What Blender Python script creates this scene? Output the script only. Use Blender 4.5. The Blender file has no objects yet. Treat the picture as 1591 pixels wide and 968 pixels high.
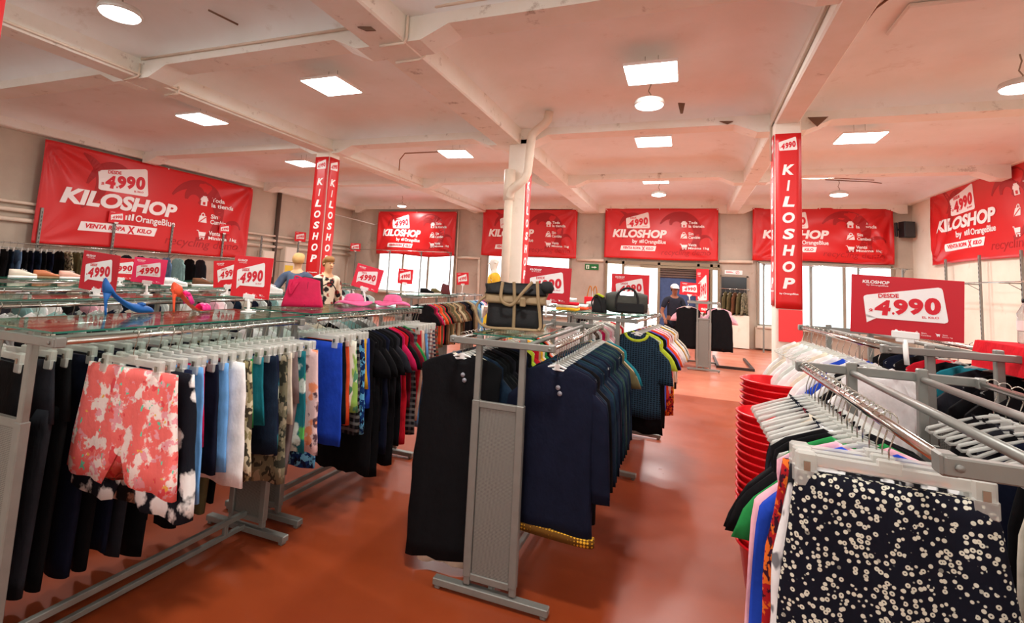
import bpy, bmesh, math, random
from mathutils import Matrix, Vector
random.seed(7)
R = math.radians
S = bpy.context.scene
COL = S.collection
# ------------------------------------------------------------------ camera
W, H = 1591, 968
F, YAW, PIT, ROLL, CX, CY, EYE = 789.29, R(21.4115), R(-5.7206), R(3.0936), 759.25, 355.27, 1.65
cy_, sy_, cp_, sp_, cr_, sr_ = math.cos(YAW), math.sin(YAW), math.cos(PIT), math.sin(PIT), math.cos(ROLL), math.sin(ROLL)
RM = Matrix(((cr_, -sr_, 0), (sr_, cr_, 0), (0, 0, 1))) @ Matrix(((1, 0, 0), (0, cp_, -sp_), (0, sp_, cp_))) @ Matrix(((cy_, 0, sy_), (0, 1, 0), (-sy_, 0, cy_)))
def _w(v): return Vector((v[0], v[2], -v[1]))
rt, up, bk = _w(RM[0]), -_w(RM[1]), -_w(RM[2])
cam = bpy.data.cameras.new('camera'); cam_o = bpy.data.objects.new('camera', cam); COL.objects.link(cam_o)
cam_o.matrix_world = Matrix(((rt.x, up.x, bk.x, 0), (rt.y, up.y, bk.y, 0), (rt.z, up.z, bk.z, EYE), (0, 0, 0, 1)))
cam.sensor_fit = 'HORIZONTAL'; cam.sensor_width = 36; cam.lens = F / W * 36
cam.shift_x = (W / 2 - CX) / W; cam.shift_y = (CY - H / 2) / W
cam.clip_start = .05; cam.clip_end = 100
S.camera = cam_o
# ------------------------------------------------------------------ world, light level
wd = bpy.data.worlds.new('world'); S.world = wd; wd.use_nodes = True
wd.node_tree.nodes['Background'].inputs[0].default_value = (.8, .88, 1, 1)
wd.node_tree.nodes['Background'].inputs[1].default_value = .3
S.view_settings.view_transform = 'Standard'; S.view_settings.look = 'None'
S.view_settings.gamma = 1; S.view_settings.use_curve_mapping = False
S.view_settings.exposure = 0.0
S.cycles.use_denoising = True
S.cycles.max_bounces = 10; S.cycles.diffuse_bounces = 7; S.cycles.glossy_bounces = 4; S.cycles.transparent_max_bounces = 16
S.cycles.sample_clamp_indirect = 4
PANEL_W, ROUND_W, PANEL_E, DAY_E, FRONT_FILL_E = 84.0, 56.0, 10.0, 3.4, 3.8

# ------------------------------------------------------------------ materials
MATS = {}
def lin(c):
    return tuple((x / 12.92 if x <= .04045 else ((x + .055) / 1.055) ** 2.4) for x in [v / 255 for v in c])
def newmat(name):
    m = bpy.data.materials.new(name); m.use_nodes = True
    return m, m.node_tree.nodes, m.node_tree.links, m.node_tree.nodes['Principled BSDF']
def N(ns, t, **k):
    n = ns.new(t)
    for a, b in k.items(): setattr(n, a, b)
    return n
def mixc(ns, ls, fac, a, b):
    n = ns.new('ShaderNodeMix'); n.data_type = 'RGBA'
    for i, v in ((0, fac), (6, a), (7, b)):
        if isinstance(v, bpy.types.NodeSocket): ls.new(v, n.inputs[i])
        else: n.inputs[i].default_value = (*v, 1) if isinstance(v, tuple) else v
    return n.outputs[2]
def mth(ns, ls, op, a, b=0.0):
    n = ns.new('ShaderNodeMath'); n.operation = op
    for i, v in ((0, a), (1, b)):
        if isinstance(v, bpy.types.NodeSocket): ls.new(v, n.inputs[i])
        else: n.inputs[i].default_value = v
    return n.outputs[0]
def coords(ns, ls, sc=(1, 1, 1)):
    t = ns.new('ShaderNodeTexCoord'); m = ns.new('ShaderNodeMapping'); m.inputs[3].default_value = sc
    ls.new(t.outputs['Object'], m.inputs[0]); return m.outputs[0]
def noise(ns, ls, co, scale, det=3.0, rough=.55):
    n = ns.new('ShaderNodeTexNoise'); n.inputs['Scale'].default_value = scale; n.inputs['Detail'].default_value = det; n.inputs['Roughness'].default_value = rough
    ls.new(co, n.inputs['Vector']); return n.outputs[0]
def step(ns, ls, v, lo, hi):
    n = ns.new('ShaderNodeMapRange'); n.inputs[1].default_value = lo; n.inputs[2].default_value = hi
    ls.new(v, n.inputs[0]); return n.outputs[0]
def bump(ns, ls, p, h, st, d=.01):
    b = ns.new('ShaderNodeBump'); b.inputs['Strength'].default_value = st; b.inputs['Distance'].default_value = d
    ls.new(h, b.inputs['Height']); ls.new(b.outputs[0], p.inputs['Normal'])
def mat(name, c, rough=.6, metal=0.0, spec=.4, var=.0, vs=8, bmp=0.0, bs=60, alpha=1.0, trans=0.0):
    """plain material: colour in sRGB 0-255, optional tone variation and fine bump"""
    if name in MATS: return MATS[name]
    m, ns, ls, p = newmat(name); c = lin(c)
    p.inputs['Roughness'].default_value = rough; p.inputs['Metallic'].default_value = metal; p.inputs['Specular IOR Level'].default_value = spec
    p.inputs['Base Color'].default_value = (*c, 1)
    if var or bmp: co = coords(ns, ls)
    if var:
        f = step(ns, ls, noise(ns, ls, co, vs), .3, .7)
        ls.new(mixc(ns, ls, f, tuple(x * (1 - var) for x in c), tuple(min(1, x * (1 + var)) for x in c)), p.inputs['Base Color'])
    if bmp: bump(ns, ls, p, noise(ns, ls, co, bs), bmp)
    if trans: p.inputs['Transmission Weight'].default_value = trans
    if alpha < 1: p.inputs['Alpha'].default_value = alpha
    MATS[name] = m; return m
def emit(name, c, st):
    if name in MATS: return MATS[name]
    m, ns, ls, p = newmat(name); p.inputs['Base Color'].default_value = (*lin(c), 1)
    p.inputs['Emission Color'].default_value = (*lin(c), 1); p.inputs['Emission Strength'].default_value = st
    MATS[name] = m; return m
def cloth(kind, c1, c2=(255, 255, 255), c3=(30, 30, 30), sc=1.0, rough=.85, sheen=0.0):
    key = 'cloth_%s_%s_%s_%s_%s' % (kind, c1, c2, c3, sc)
    if key in MATS: return MATS[key]
    m, ns, ls, p = newmat('fabric ' + kind); a, b, c = lin(c1), lin(c2), lin(c3)
    p.inputs['Roughness'].default_value = rough; p.inputs['Specular IOR Level'].default_value = .12
    co = coords(ns, ls)
    base = None
    if kind == 'solid':
        f = step(ns, ls, noise(ns, ls, co, 14), .3, .7)
        base = mixc(ns, ls, f, tuple(x * .86 for x in a), tuple(min(1, x * 1.1) for x in a))
    elif kind == 'denim':
        f = noise(ns, ls, coords(ns, ls, (420, 420, 60)), 1.0, 1.0); g = step(ns, ls, noise(ns, ls, co, 6), .35, .75)
        base = mixc(ns, ls, mth(ns, ls, 'MULTIPLY', f, g), a, b)
    elif kind == 'floral':
        v = N(ns, 'ShaderNodeTexVoronoi'); v.inputs['Scale'].default_value = 13 * sc; ls.new(co, v.inputs['Vector'])
        n1 = noise(ns, ls, co, 38 * sc, 2.0)
        d = mth(ns, ls, 'ADD', v.outputs['Distance'], mth(ns, ls, 'MULTIPLY', n1, .55))
        petal = step(ns, ls, d, .80, .66)
        hs = N(ns, 'ShaderNodeSeparateColor'); ls.new(v.outputs['Color'], hs.inputs[0])
        col2 = mixc(ns, ls, step(ns, ls, hs.outputs[0], .55, .6), b, c)
        base = mixc(ns, ls, petal, a, col2)
        core = step(ns, ls, v.outputs['Distance'], .17, .12)
        base = mixc(ns, ls, core, base, c)
    elif kind == 'mixfloral':
        w = noise(ns, ls, co, 11, 4, .6); base = mixc(ns, ls, step(ns, ls, w, .5, .54), a, b)
        base = mixc(ns, ls, step(ns, ls, noise(ns, ls, coords(ns, ls, (1, 1.3, 1.2)), 19, 3), .57, .6), base, c)
        base = mixc(ns, ls, step(ns, ls, noise(ns, ls, coords(ns, ls, (1.2, 1, .8)), 30, 2), .66, .68), base, lin((120, 214, 180)))
        base = mixc(ns, ls, step(ns, ls, noise(ns, ls, coords(ns, ls, (.8, 1, 1.1)), 26, 2), .68, .70), base, lin((250, 190, 90)))
        base = mixc(ns, ls, step(ns, ls, noise(ns, ls, coords(ns, ls, (1.1, 1.1, 1)), 16, 2), .64, .66), base, lin((240, 88, 92)))
    elif kind == 'daisy':
        v = N(ns, 'ShaderNodeTexVoronoi'); v.inputs['Scale'].default_value = 46 * sc; v.inputs['Randomness'].default_value = .85; ls.new(co, v.inputs['Vector'])
        ring = mth(ns, ls, 'MULTIPLY', step(ns, ls, v.outputs['Distance'], .44, .38), step(ns, ls, v.outputs['Distance'], .1, .16))
        hs = N(ns, 'ShaderNodeSeparateColor'); ls.new(v.outputs['Color'], hs.inputs[0])
        keep = step(ns, ls, hs.outputs[1], .22, .25)
        base = mixc(ns, ls, mth(ns, ls, 'MULTIPLY', ring, keep), a, b)
    elif kind == 'camo':
        f = step(ns, ls, noise(ns, ls, co, 16 * sc, 2), .5, .52); g = step(ns, ls, noise(ns, ls, coords(ns, ls, (1.3, 1.7, .8)), 21 * sc, 2), .55, .57)
        base = mixc(ns, ls, g, mixc(ns, ls, f, a, b), c)
    elif kind in ('stripe', 'hstripe', 'plaid'):
        def wv(ax, s):
            w = N(ns, 'ShaderNodeTexWave'); w.bands_direction = ax; w.inputs['Scale'].default_value = s; ls.new(co, w.inputs['Vector']); return step(ns, ls, w.outputs[1], .55, .65)
        if kind == 'stripe': base = mixc(ns, ls, wv('X', 9 * sc), a, b)
        elif kind == 'hstripe': base = mixc(ns, ls, wv('Z', 9 * sc), a, b)
        else:
            base = mixc(ns, ls, mth(ns, ls, 'MULTIPLY', wv('X', 7 * sc), .7), a, b)
            base = mixc(ns, ls, mth(ns, ls, 'MULTIPLY', wv('Z', 7 * sc), .7), base, c)
    elif kind == 'brush':
        f = noise(ns, ls, coords(ns, ls, (9, 9, 2.2)), 1.6 * sc, 3)
        base = mixc(ns, ls, step(ns, ls, f, .5, .53), a, b)
        base = mixc(ns, ls, step(ns, ls, noise(ns, ls, coords(ns, ls, (6, 6, 3)), 2.4 * sc, 2), .62, .64), base, c)
    elif kind == 'knit':
        v = N(ns, 'ShaderNodeTexVoronoi'); v.inputs['Scale'].default_value = 42 * sc; v.inputs['Randomness'].default_value = .12; ls.new(coords(ns, ls, (1, .0, 1.35)), v.inputs['Vector'])
        base = mixc(ns, ls, step(ns, ls, v.outputs['Distance'], .42, .3), a, b)
        bump(ns, ls, p, v.outputs['Distance'], .5, .004)
    elif kind == 'trim':
        v = N(ns, 'ShaderNodeTexVoronoi'); v.inputs['Scale'].default_value = 60 * sc; v.inputs['Randomness'].default_value = .1; ls.new(co, v.inputs['Vector'])
        base = mixc(ns, ls, step(ns, ls, v.outputs['Distance'], .35, .45), a, b)
    ls.new(base, p.inputs['Base Color'])
    if kind != 'knit': bump(ns, ls, p, noise(ns, ls, coords(ns, ls, (1, 1, .55)), 11, 4), .65, .018)
    MATS[key] = m; return m

METAL = mat('brushed grey metal', (158, 158, 150), .42, .75, .5, .08, 20)
METALP = mat('painted grey metal', (134, 135, 128), .42, .35, .5, .06, 14)
CHROME = mat('chrome', (205, 203, 196), .18, 1.0)
DARKM = mat('dark steel', (62, 52, 48), .45, .5)
HOOKM = mat('hook wire', (190, 188, 176), .25, 1.0)
PLAST = mat('clear frosted plastic', (226, 228, 220), .3, 0, .5, alpha=.5)
WPLAST = mat('white plastic', (240, 240, 236), .4, 0, .4)
BLACKP = mat('black plastic', (26, 26, 28), .5)
RED = mat('sign red', (222, 26, 40), .42, 0, .4)
RED_SHADED = mat('sign red shaded', (196, 20, 38), .45, 0, .4)  # darker copy of the sign red, backlit shade put into the colour
PINK = mat('sign pink', (240, 48, 100), .45, 0, .4)
MAROON = mat('print maroon', (168, 22, 26), .5)
WHITE = mat('print white', (246, 244, 242), .55)
FIGRED = mat('print figure red', (214, 24, 44), .5)
def glassmat():
    m, ns, ls, p = newmat('green tinted glass'); p.inputs['Base Color'].default_value = (.72, .93, .86, 1); p.inputs['Roughness'].default_value = .03
    p.inputs['Transmission Weight'].default_value = 1.0; p.inputs['IOR'].default_value = 1.45
    # thin sheet: lets lamp light through
    t = N(ns, 'ShaderNodeBsdfTransparent'); t.inputs[0].default_value = (.86, .96, .92, 1)
    mx = N(ns, 'ShaderNodeMixShader'); mx.inputs[0].default_value = .72
    g = N(ns, 'ShaderNodeBsdfGlossy'); g.inputs['Roughness'].default_value = .04; g.inputs[0].default_value = (.85, .95, .92, 1)
    fr = N(ns, 'ShaderNodeFresnel'); fr.inputs[0].default_value = 1.45; ls.new(mth(ns, ls, 'MULTIPLY', fr.outputs[0], .55), mx.inputs[0])
    ls.new(t.outputs[0], mx.inputs[1]); ls.new(g.outputs[0], mx.inputs[2]); ls.new(mx.outputs[0], ns['Material Output'].inputs[0])
    return m
GLASS = glassmat()
GEDGE = mat('glass edge', (40, 110, 92), .2, 0, .6)
def perforated():
    m, ns, ls, p = newmat('perforated grey sheet'); co = coords(ns, ls, (1, .0, 1))
    v = N(ns, 'ShaderNodeTexVoronoi'); v.inputs['Scale'].default_value = 150; v.inputs['Randomness'].default_value = 0; ls.new(co, v.inputs['Vector'])
    ls.new(mixc(ns, ls, step(ns, ls, v.outputs['Distance'], .3, .36), lin((78, 78, 74)), lin((138, 138, 130))), p.inputs['Base Color'])
    p.inputs['Roughness'].default_value = .5; p.inputs['Metallic'].default_value = .2; return m
PERF = perforated()

# ------------------------------------------------------------------ mesh builder
class MB:
    def __init__(s): s.v = []; s.f = []; s.m = []; s.sm = []
    def add(s, vs, fs, mi=0, smooth=False):
        o = len(s.v); s.v += [tuple(v) for v in vs]; s.f += [tuple(i + o for i in f) for f in fs]; s.m += [mi] * len(fs); s.sm += [smooth] * len(fs)
    def box(s, c, d, mi=0, rot=None, bev=0.0):
        x, y, z = d[0] / 2, d[1] / 2, d[2] / 2
        b = min(bev, x * .9, y * .9, z * .9)
        if b > 0:
            vs = []; idx = {}
            for sx in (-1, 1):
                for sy in (-1, 1):
                    for sz in (-1, 1):
                        for k, p in enumerate(((x, y - b, z - b), (x - b, y, z - b), (x - b, y - b, z))):
                            idx[(sx, sy, sz, k)] = len(vs); vs.append((sx * p[0], sy * p[1], sz * p[2]))
            fs = []
            g = lambda a, b_, c_, k: idx[(a, b_, c_, k)]
            for q in (-1, 1):
                fs.append([g(q, -1, -1, 0), g(q, 1, -1, 0), g(q, 1, 1, 0), g(q, -1, 1, 0)][::q])
                fs.append([g(-1, q, -1, 1), g(-1, q, 1, 1), g(1, q, 1, 1), g(1, q, -1, 1)][::q])
                fs.append([g(-1, -1, q, 2), g(1, -1, q, 2), g(1, 1, q, 2), g(-1, 1, q, 2)][::q])
                for w in (-1, 1):
                    fs.append([g(q, w, -1, 0), g(q, w, 1, 0), g(q, w, 1, 1), g(q, w, -1, 1)][::-q * w])
                    fs.append([g(q, -1, w, 0), g(q, 1, w, 0), g(q, 1, w, 2), g(q, -1, w, 2)][::q * w])
                    fs.append([g(-1, q, w, 1), g(1, q, w, 1), g(1, q, w, 2), g(-1, q, w, 2)][::-q * w])
            for sx in (-1, 1):
                for sy in (-1, 1):
                    for sz in (-1, 1):
                        fs.append([g(sx, sy, sz, 0), g(sx, sy, sz, 1), g(sx, sy, sz, 2)][::sx * sy * sz])
        else:
            vs = [(a * x, b_ * y, c_ * z) for a in (-1, 1) for b_ in (-1, 1) for c_ in (-1, 1)]
            fs = [(0, 1, 3, 2), (4, 6, 7, 5), (0, 4, 5, 1), (2, 3, 7, 6), (0, 2, 6, 4), (1, 5, 7, 3)]
        vs = [Vector(v) for v in vs]
        if rot is not None: vs = [rot @ v for v in vs]
        s.add([(v.x + c[0], v.y + c[1], v.z + c[2]) for v in vs], fs, mi); return s
    def loft(s, rings, mi=0, cap0=True, cap1=True, smooth=True):
        n = len(rings[0]); vs = [p for r in rings for p in r]; fs = []
        for i in range(len(rings) - 1):
            for j in range(n):
                k = (j + 1) % n; fs.append((i * n + j, i * n + k, (i + 1) * n + k, (i + 1) * n + j))
        if cap0: fs.append(tuple(range(n))[::-1])
        if cap1: fs.append(tuple((len(rings) - 1) * n + j for j in range(n)))
        s.add(vs, fs, mi, smooth); return s
    def tube(s, path, r, n=8, mi=0, closed=False, flat=1.0, smooth=True):
        P = [Vector(p) for p in path]; rs = r if isinstance(r, (list, tuple)) else [r] * len(P)
        rings = []; prev = None
        for i, p in enumerate(P):
            if closed: t = P[(i + 1) % len(P)] - P[i - 1]
            else: t = P[min(i + 1, len(P) - 1)] - P[max(i - 1, 0)]
            t.normalize()
            if prev is None:
                a = Vector((0, 1, 0)) if abs(t.y) < .9 else Vector((1, 0, 0))
                u = (a - t * a.dot(t)).normalized()
            else: u = (prev - t * prev.dot(t)).normalized()
            prev = u; w = t.cross(u)
            rings.append([p + (u * math.cos(2 * math.pi * k / n) * flat + w * math.sin(2 * math.pi * k / n)) * rs[i] for k in range(n)])
        if closed: rings.append(rings[0])
        s.loft(rings, mi, not closed, not closed, smooth); return s
    def cyl(s, c, r, h, n=20, mi=0, r2=None, smooth=True):
        r2 = r if r2 is None else r2
        s.loft([[(c[0] + q * math.cos(2 * math.pi * k / n), c[1] + q * math.sin(2 * math.pi * k / n), c[2] + z) for k in range(n)] for q, z in ((r, 0), (r2, h))], mi, smooth=smooth); return s
    def lathe(s, prof, c=(0, 0, 0), n=24, mi=0, sx=1.0, sy=1.0, caps=True):
        s.loft([[(c[0] + sx * q * math.cos(2 * math.pi * k / n), c[1] + sy * q * math.sin(2 * math.pi * k / n), c[2] + z) for k in range(n)] for q, z in prof], mi, caps, caps); return s
    def prism(s, pts, y0, y1, mi=0):
        """outline in the XZ plane, extruded along Y"""
        n = len(pts); vs = [(p[0], y0, p[1]) for p in pts] + [(p[0], y1, p[1]) for p in pts]
        s.add(vs, [tuple(range(n)), tuple(range(2 * n - 1, n - 1, -1))] + [(j, n + j, n + (j + 1) % n, (j + 1) % n) for j in range(n)], mi); return s
    def xf(s, M):
        s.v = [tuple(M @ Vector(v)) for v in s.v]; return s
    def merge(s, o, mi=None):
        k = len(s.v); s.v += o.v; s.f += [tuple(i + k for i in f) for f in o.f]; s.m += o.m if mi is None else [mi] * len(o.f); s.sm += o.sm; return s
    def mesh(s, name, mats):
        me = bpy.data.meshes.new(name); me.from_pydata(s.v, [], s.f)
        for m in (mats if isinstance(mats, (list, tuple)) else [mats]): me.materials.append(m)
        me.polygons.foreach_set('material_index', s.m); me.polygons.foreach_set('use_smooth', s.sm); me.update(); return me
    def build(s, name, mats, parent=None, loc=(0, 0, 0), rz=0.0):
        return link(name, s.mesh(name, mats), parent, loc, rz)
def link(name, me, parent=None, loc=(0, 0, 0), rz=0.0):
    o = bpy.data.objects.new(name, me); COL.objects.link(o); o.location = loc; o.rotation_euler = (0, 0, rz)
    if parent: o.parent = parent
    return o
def tag(o, label, cat, group=None, kind=None):
    o['label'] = label; o['category'] = cat
    if group: o['group'] = group
    if kind: o['kind'] = kind
    return o
def thing(name, label, cat, loc=(0, 0, 0), rz=0.0, group=None):
    o = bpy.data.objects.new(name, None); COL.objects.link(o); o.location = loc; o.rotation_euler = (0, 0, rz); o.empty_display_size = .1
    return tag(o, label, cat, group)
def struct(o): o['kind'] = 'structure'; return o
ORDS = 'first second third fourth fifth sixth seventh eighth ninth tenth eleventh twelfth thirteenth fourteenth fifteenth sixteenth seventeenth eighteenth nineteenth twentieth'.split()
TENS = {20: 'twenty', 30: 'thirty', 40: 'forty'}
def ordw(i):
    if i < 20: return ORDS[i]
    t, u = divmod(i + 1, 10)
    return {3: 'thirtieth', 4: 'fortieth'}[t] if u == 0 else TENS[t * 10] + '-' + ORDS[u - 1]

# ------------------------------------------------------------------ printing: flat artwork laid on boards and banners
TXT = {}
def text_mesh(s, bold=.02, shear=0.0):
    k = (s, bold, shear)
    if k not in TXT:
        cu = bpy.data.curves.new('t', 'FONT'); cu.body = s; cu.size = 1; cu.offset = bold; cu.shear = shear; cu.resolution_u = 4
        o = bpy.data.objects.new('t', cu); COL.objects.link(o)
        bpy.context.view_layer.update()
        me = bpy.data.meshes.new_from_object(o.evaluated_get(bpy.context.evaluated_depsgraph_get()))
        vs = [(v.co.x, v.co.y) for v in me.vertices]; fs = [tuple(p.vertices) for p in me.polygons]
        bpy.data.objects.remove(o); bpy.data.curves.remove(cu); bpy.data.meshes.remove(me)
        x0 = min(v[0] for v in vs); x1 = max(v[0] for v in vs); y0 = min(v[1] for v in vs); y1 = max(v[1] for v in vs)
        TXT[k] = ([((v[0] - x0) / (x1 - x0), (v[1] - y0) / (y1 - y0)) for v in vs], fs, (x1 - x0) / (y1 - y0))
    return TXT[k]
class Print:
    """2-D artwork in board units (x right, y up, metres); layer = small lift off the board"""
    def __init__(s): s.items = []
    def poly(s, vs, fs, mi, layer): s.items.append((vs, fs, mi, layer))
    def text(s, t, x, y, w, h, mi, layer=3, bold=.02, shear=0.0, rot=0.0):
        vs, fs, _ = text_mesh(t, bold, shear); c, sn = math.cos(rot), math.sin(rot)
        s.poly([(x + v[0] * w * c - v[1] * h * sn, y + v[0] * w * sn + v[1] * h * c) for v in vs], fs, mi, layer)
    def quad(s, c4, mi, layer=1, r=.12, nx=8, ny=6):
        """corners bl, br, tr, tl, rounded by r (share of the height), gridded so that it follows folds"""
        vs = []; ts = [0, .03, .08, .15] + [.15 + .7 * i / ny for i in range(1, ny)] + [.85, .92, .97, 1]
        for t in ts:
            e = min(t, 1 - t); ins = (r - math.sqrt(max(0, r * r - (r - e) ** 2))) * .5 if e < r else 0
            for i in range(nx + 1):
                u = ins + (1 - 2 * ins) * i / nx
                b = [c4[0][k] * (1 - u) + c4[1][k] * u for k in (0, 1)]; tp = [c4[3][k] * (1 - u) + c4[2][k] * u for k in (0, 1)]
                vs.append((b[0] * (1 - t) + tp[0] * t, b[1] * (1 - t) + tp[1] * t))
        n = nx + 1
        s.poly(vs, [(j * n + i, j * n + i + 1, (j + 1) * n + i + 1, (j + 1) * n + i) for j in range(len(ts) - 1) for i in range(nx)], mi, layer)
    def strip(s, pts, ws, mi, layer=1):
        vs = []
        for i, p in enumerate(pts):
            a = pts[max(0, i - 1)]; b = pts[min(len(pts) - 1, i + 1)]; dx, dy = b[0] - a[0], b[1] - a[1]; l = math.hypot(dx, dy) or 1
            vs += [(p[0] - dy / l * ws[i], p[1] + dx / l * ws[i]), (p[0] + dy / l * ws[i], p[1] - dx / l * ws[i])]
        s.poly(vs, [(2 * i, 2 * i + 1, 2 * i + 3, 2 * i + 2) for i in range(len(pts) - 1)], mi, layer)
    def rect(s, x, y, w, h, mi, layer=2): s.poly([(x, y), (x + w, y), (x + w, y + h), (x, y + h)], [(0, 1, 2, 3)], mi, layer)
    def disc(s, x, y, r, mi, layer=2, n=18): s.poly([(x + r * math.cos(2 * math.pi * k / n), y + r * math.sin(2 * math.pi * k / n)) for k in range(n)], [tuple(range(n))], mi, layer)
    def icon(s, k, x, y, h, mi, bg, layer=3):
        if k == 0:  # little shop with an awning
            s.rect(x + .12 * h, y, .76 * h, .55 * h, mi, layer); s.rect(x + .35 * h, y + .08 * h, .3 * h, .3 * h, bg, layer + 1)
            s.poly([(x, y + .55 * h), (x + h, y + .55 * h), (x + .86 * h, y + .85 * h), (x + .14 * h, y + .85 * h)], [(0, 1, 2, 3)], mi, layer)
            s.rect(x + .25 * h, y + .85 * h, .5 * h, .15 * h, mi, layer)
        elif k == 1:  # bag struck through
            s.poly([(x, y), (x + h, y), (x + .88 * h, y + .7 * h), (x + .12 * h, y + .7 * h)], [(0, 1, 2, 3)], mi, layer)
            s.strip([(x + .3 * h, y + .7 * h), (x + .35 * h, y + .92 * h), (x + .5 * h, y + h), (x + .65 * h, y + .92 * h), (x + .7 * h, y + .7 * h)], [.05 * h] * 5, mi, layer)
            s.strip([(x + .1 * h, y + .02 * h), (x + .85 * h, y + .62 * h)], [.05 * h] * 2, bg, layer + 1)
        else:  # trolley
            s.strip([(x - .1 * h, y + .9 * h), (x + .1 * h, y + .9 * h), (x + .28 * h, y + .25 * h), (x + .95 * h, y + .25 * h)], [.045 * h] * 4, mi, layer)
            s.poly([(x + .25 * h, y + .36 * h), (x + .95 * h, y + .36 * h), (x + 1.05 * h, y + .78 * h), (x + .15 * h, y + .78 * h)], [(0, 1, 2, 3)], mi, layer)
            s.disc(x + .38 * h, y + .09 * h, .09 * h, mi, layer, 10); s.disc(x + .82 * h, y + .09 * h, .09 * h, mi, layer, 10)
    def lay(s, mb, fn, lift):
        for vs, fs, mi, ly in s.items: mb.add([fn(v[0], v[1], ly * lift) for v in vs], fs, mi)

def bubble(p, x, y, w, h, wm=1, fm=2, lift=2, tail=True, slope=.16, small=True):
    """the slanted white price bubble: DESDE $4.990 EL KILO"""
    P = lambda u, v: (x + u * w, y + v * h)
    p.quad((P(.04, 0), P(1, .03), P(.922, 1), P(0, .62)), wm, lift, .1)
    if tail: p.poly([P(.036, .1), P(.17, .01), P(.05, -.14)], [(0, 1, 2)], wm, lift)
    tx = lambda t, u0, v0, u1, v1, b, sh=0.0, r=0.0: p.text(t, x + u0 * w, y + v0 * h, (u1 - u0) * w, (v1 - v0) * h, fm, lift + 1, b, sh, r)
    if small: tx('DESDE', .185, .575, .43, .69, .03, 0, .09)
    tx('$', .073, .14, .123, .26, .03); tx('4', .14, .10, .335, .53, .05, .1); tx('.', .35, .14, .38, .21, .04)
    tx('9', .366, .145, .535, .58, .055); tx('9', .54, .185, .712, .635, .055); tx('0', .725, .23, .91, .69, .055)
    if small: tx('EL KILO', .70, .11, .89, .17, .02, 0, .06)
# ================================================================== the room
XL, XR, YB, YF = -13.0, 5.9, 17.5, -3.2
def plaster(name, c1, c2, stain, amt, sc=1.0, rough=.9):
    m, ns, ls, p = newmat(name); co = coords(ns, ls)
    f = step(ns, ls, noise(ns, ls, co, .9 * sc, 5, .6), .35, .7)
    b = mixc(ns, ls, f, lin(c1), lin(c2))
    g = step(ns, ls, noise(ns, ls, co, 2.3 * sc, 7, .7), .60, .74)
    b = mixc(ns, ls, mth(ns, ls, 'MULTIPLY', g, amt), b, lin(stain))
    ls.new(b, p.inputs['Base Color']); p.inputs['Roughness'].default_value = rough; p.inputs['Specular IOR Level'].default_value = .2
    bump(ns, ls, p, noise(ns, ls, co, 9, 5), .25, .01); return m
CEIL = plaster('ceiling paint', (238, 244, 242), (230, 235, 230), (176, 158, 130), .35)
BEAM = plaster('beam paint', (238, 238, 230), (230, 228, 214), (132, 112, 84), .75, 1.9)
WALLG = plaster('grey beige wall', (196, 184, 166), (178, 166, 150), (132, 116, 96), .5)
WALLW = plaster('cream wall', (240, 234, 218), (226, 218, 200), (180, 166, 140), .5)
WALLB = plaster('back wall paint', (196, 184, 168), (172, 160, 146), (128, 112, 94), .6)
COLM = plaster('column paint', (240, 234, 222), (228, 220, 204), (150, 130, 100), .4)
PIPE = mat('painted pipe', (222, 208, 188), .5, 0, .4, .06, 5)
WOODD = mat('dark lintel', (52, 42, 36), .7)
def floormat():
    m, ns, ls, p = newmat('red painted concrete'); co = coords(ns, ls)
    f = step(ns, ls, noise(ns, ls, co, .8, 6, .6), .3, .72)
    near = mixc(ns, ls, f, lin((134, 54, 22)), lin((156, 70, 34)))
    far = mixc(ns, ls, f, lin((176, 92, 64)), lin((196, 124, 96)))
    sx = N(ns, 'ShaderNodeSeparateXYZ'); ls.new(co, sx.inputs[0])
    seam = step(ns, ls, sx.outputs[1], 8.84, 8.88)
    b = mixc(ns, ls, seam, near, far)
    w = step(ns, ls, noise(ns, ls, co, 5.5, 8, .75), .66, .76)
    b = mixc(ns, ls, mth(ns, ls, 'MULTIPLY', w, .35), b, lin((214, 150, 116)))
    ls.new(b, p.inputs['Base Color'])
    r = step(ns, ls, noise(ns, ls, co, 1.7, 4), .25, .8)
    rm = N(ns, 'ShaderNodeMapRange'); rm.inputs[3].default_value = .26; rm.inputs[4].default_value = .5; ls.new(r, rm.inputs[0]); ls.new(rm.outputs[0], p.inputs['Roughness'])
    p.inputs['Specular IOR Level'].default_value = .4
    bump(ns, ls, p, noise(ns, ls, co, 3, 5), .08, .01); return m
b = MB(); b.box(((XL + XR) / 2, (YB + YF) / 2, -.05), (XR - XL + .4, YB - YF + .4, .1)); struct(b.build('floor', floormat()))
def wall(name, c, d, m):
    q = MB(); q.box(c, d); return struct(q.build(name, m))
HC = 4.62
wall('wall_left', (XL - .1, (YB + YF) / 2, 2.4), (.2, YB - YF + .4, 4.8), WALLG)
wall('wall_right', (XR + .1, (YB + YF) / 2, 2.4), (.2, YB - YF + .4, 4.8), WALLW)
wall('wall_back', ((XL + XR) / 2, YB + .1, 2.4), (XR - XL, .2, 4.8), WALLB)
wall('wall_front', ((XL + XR) / 2, YF - .1, 2.4), (XR - XL, .2, 4.8), WALLW)
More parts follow.
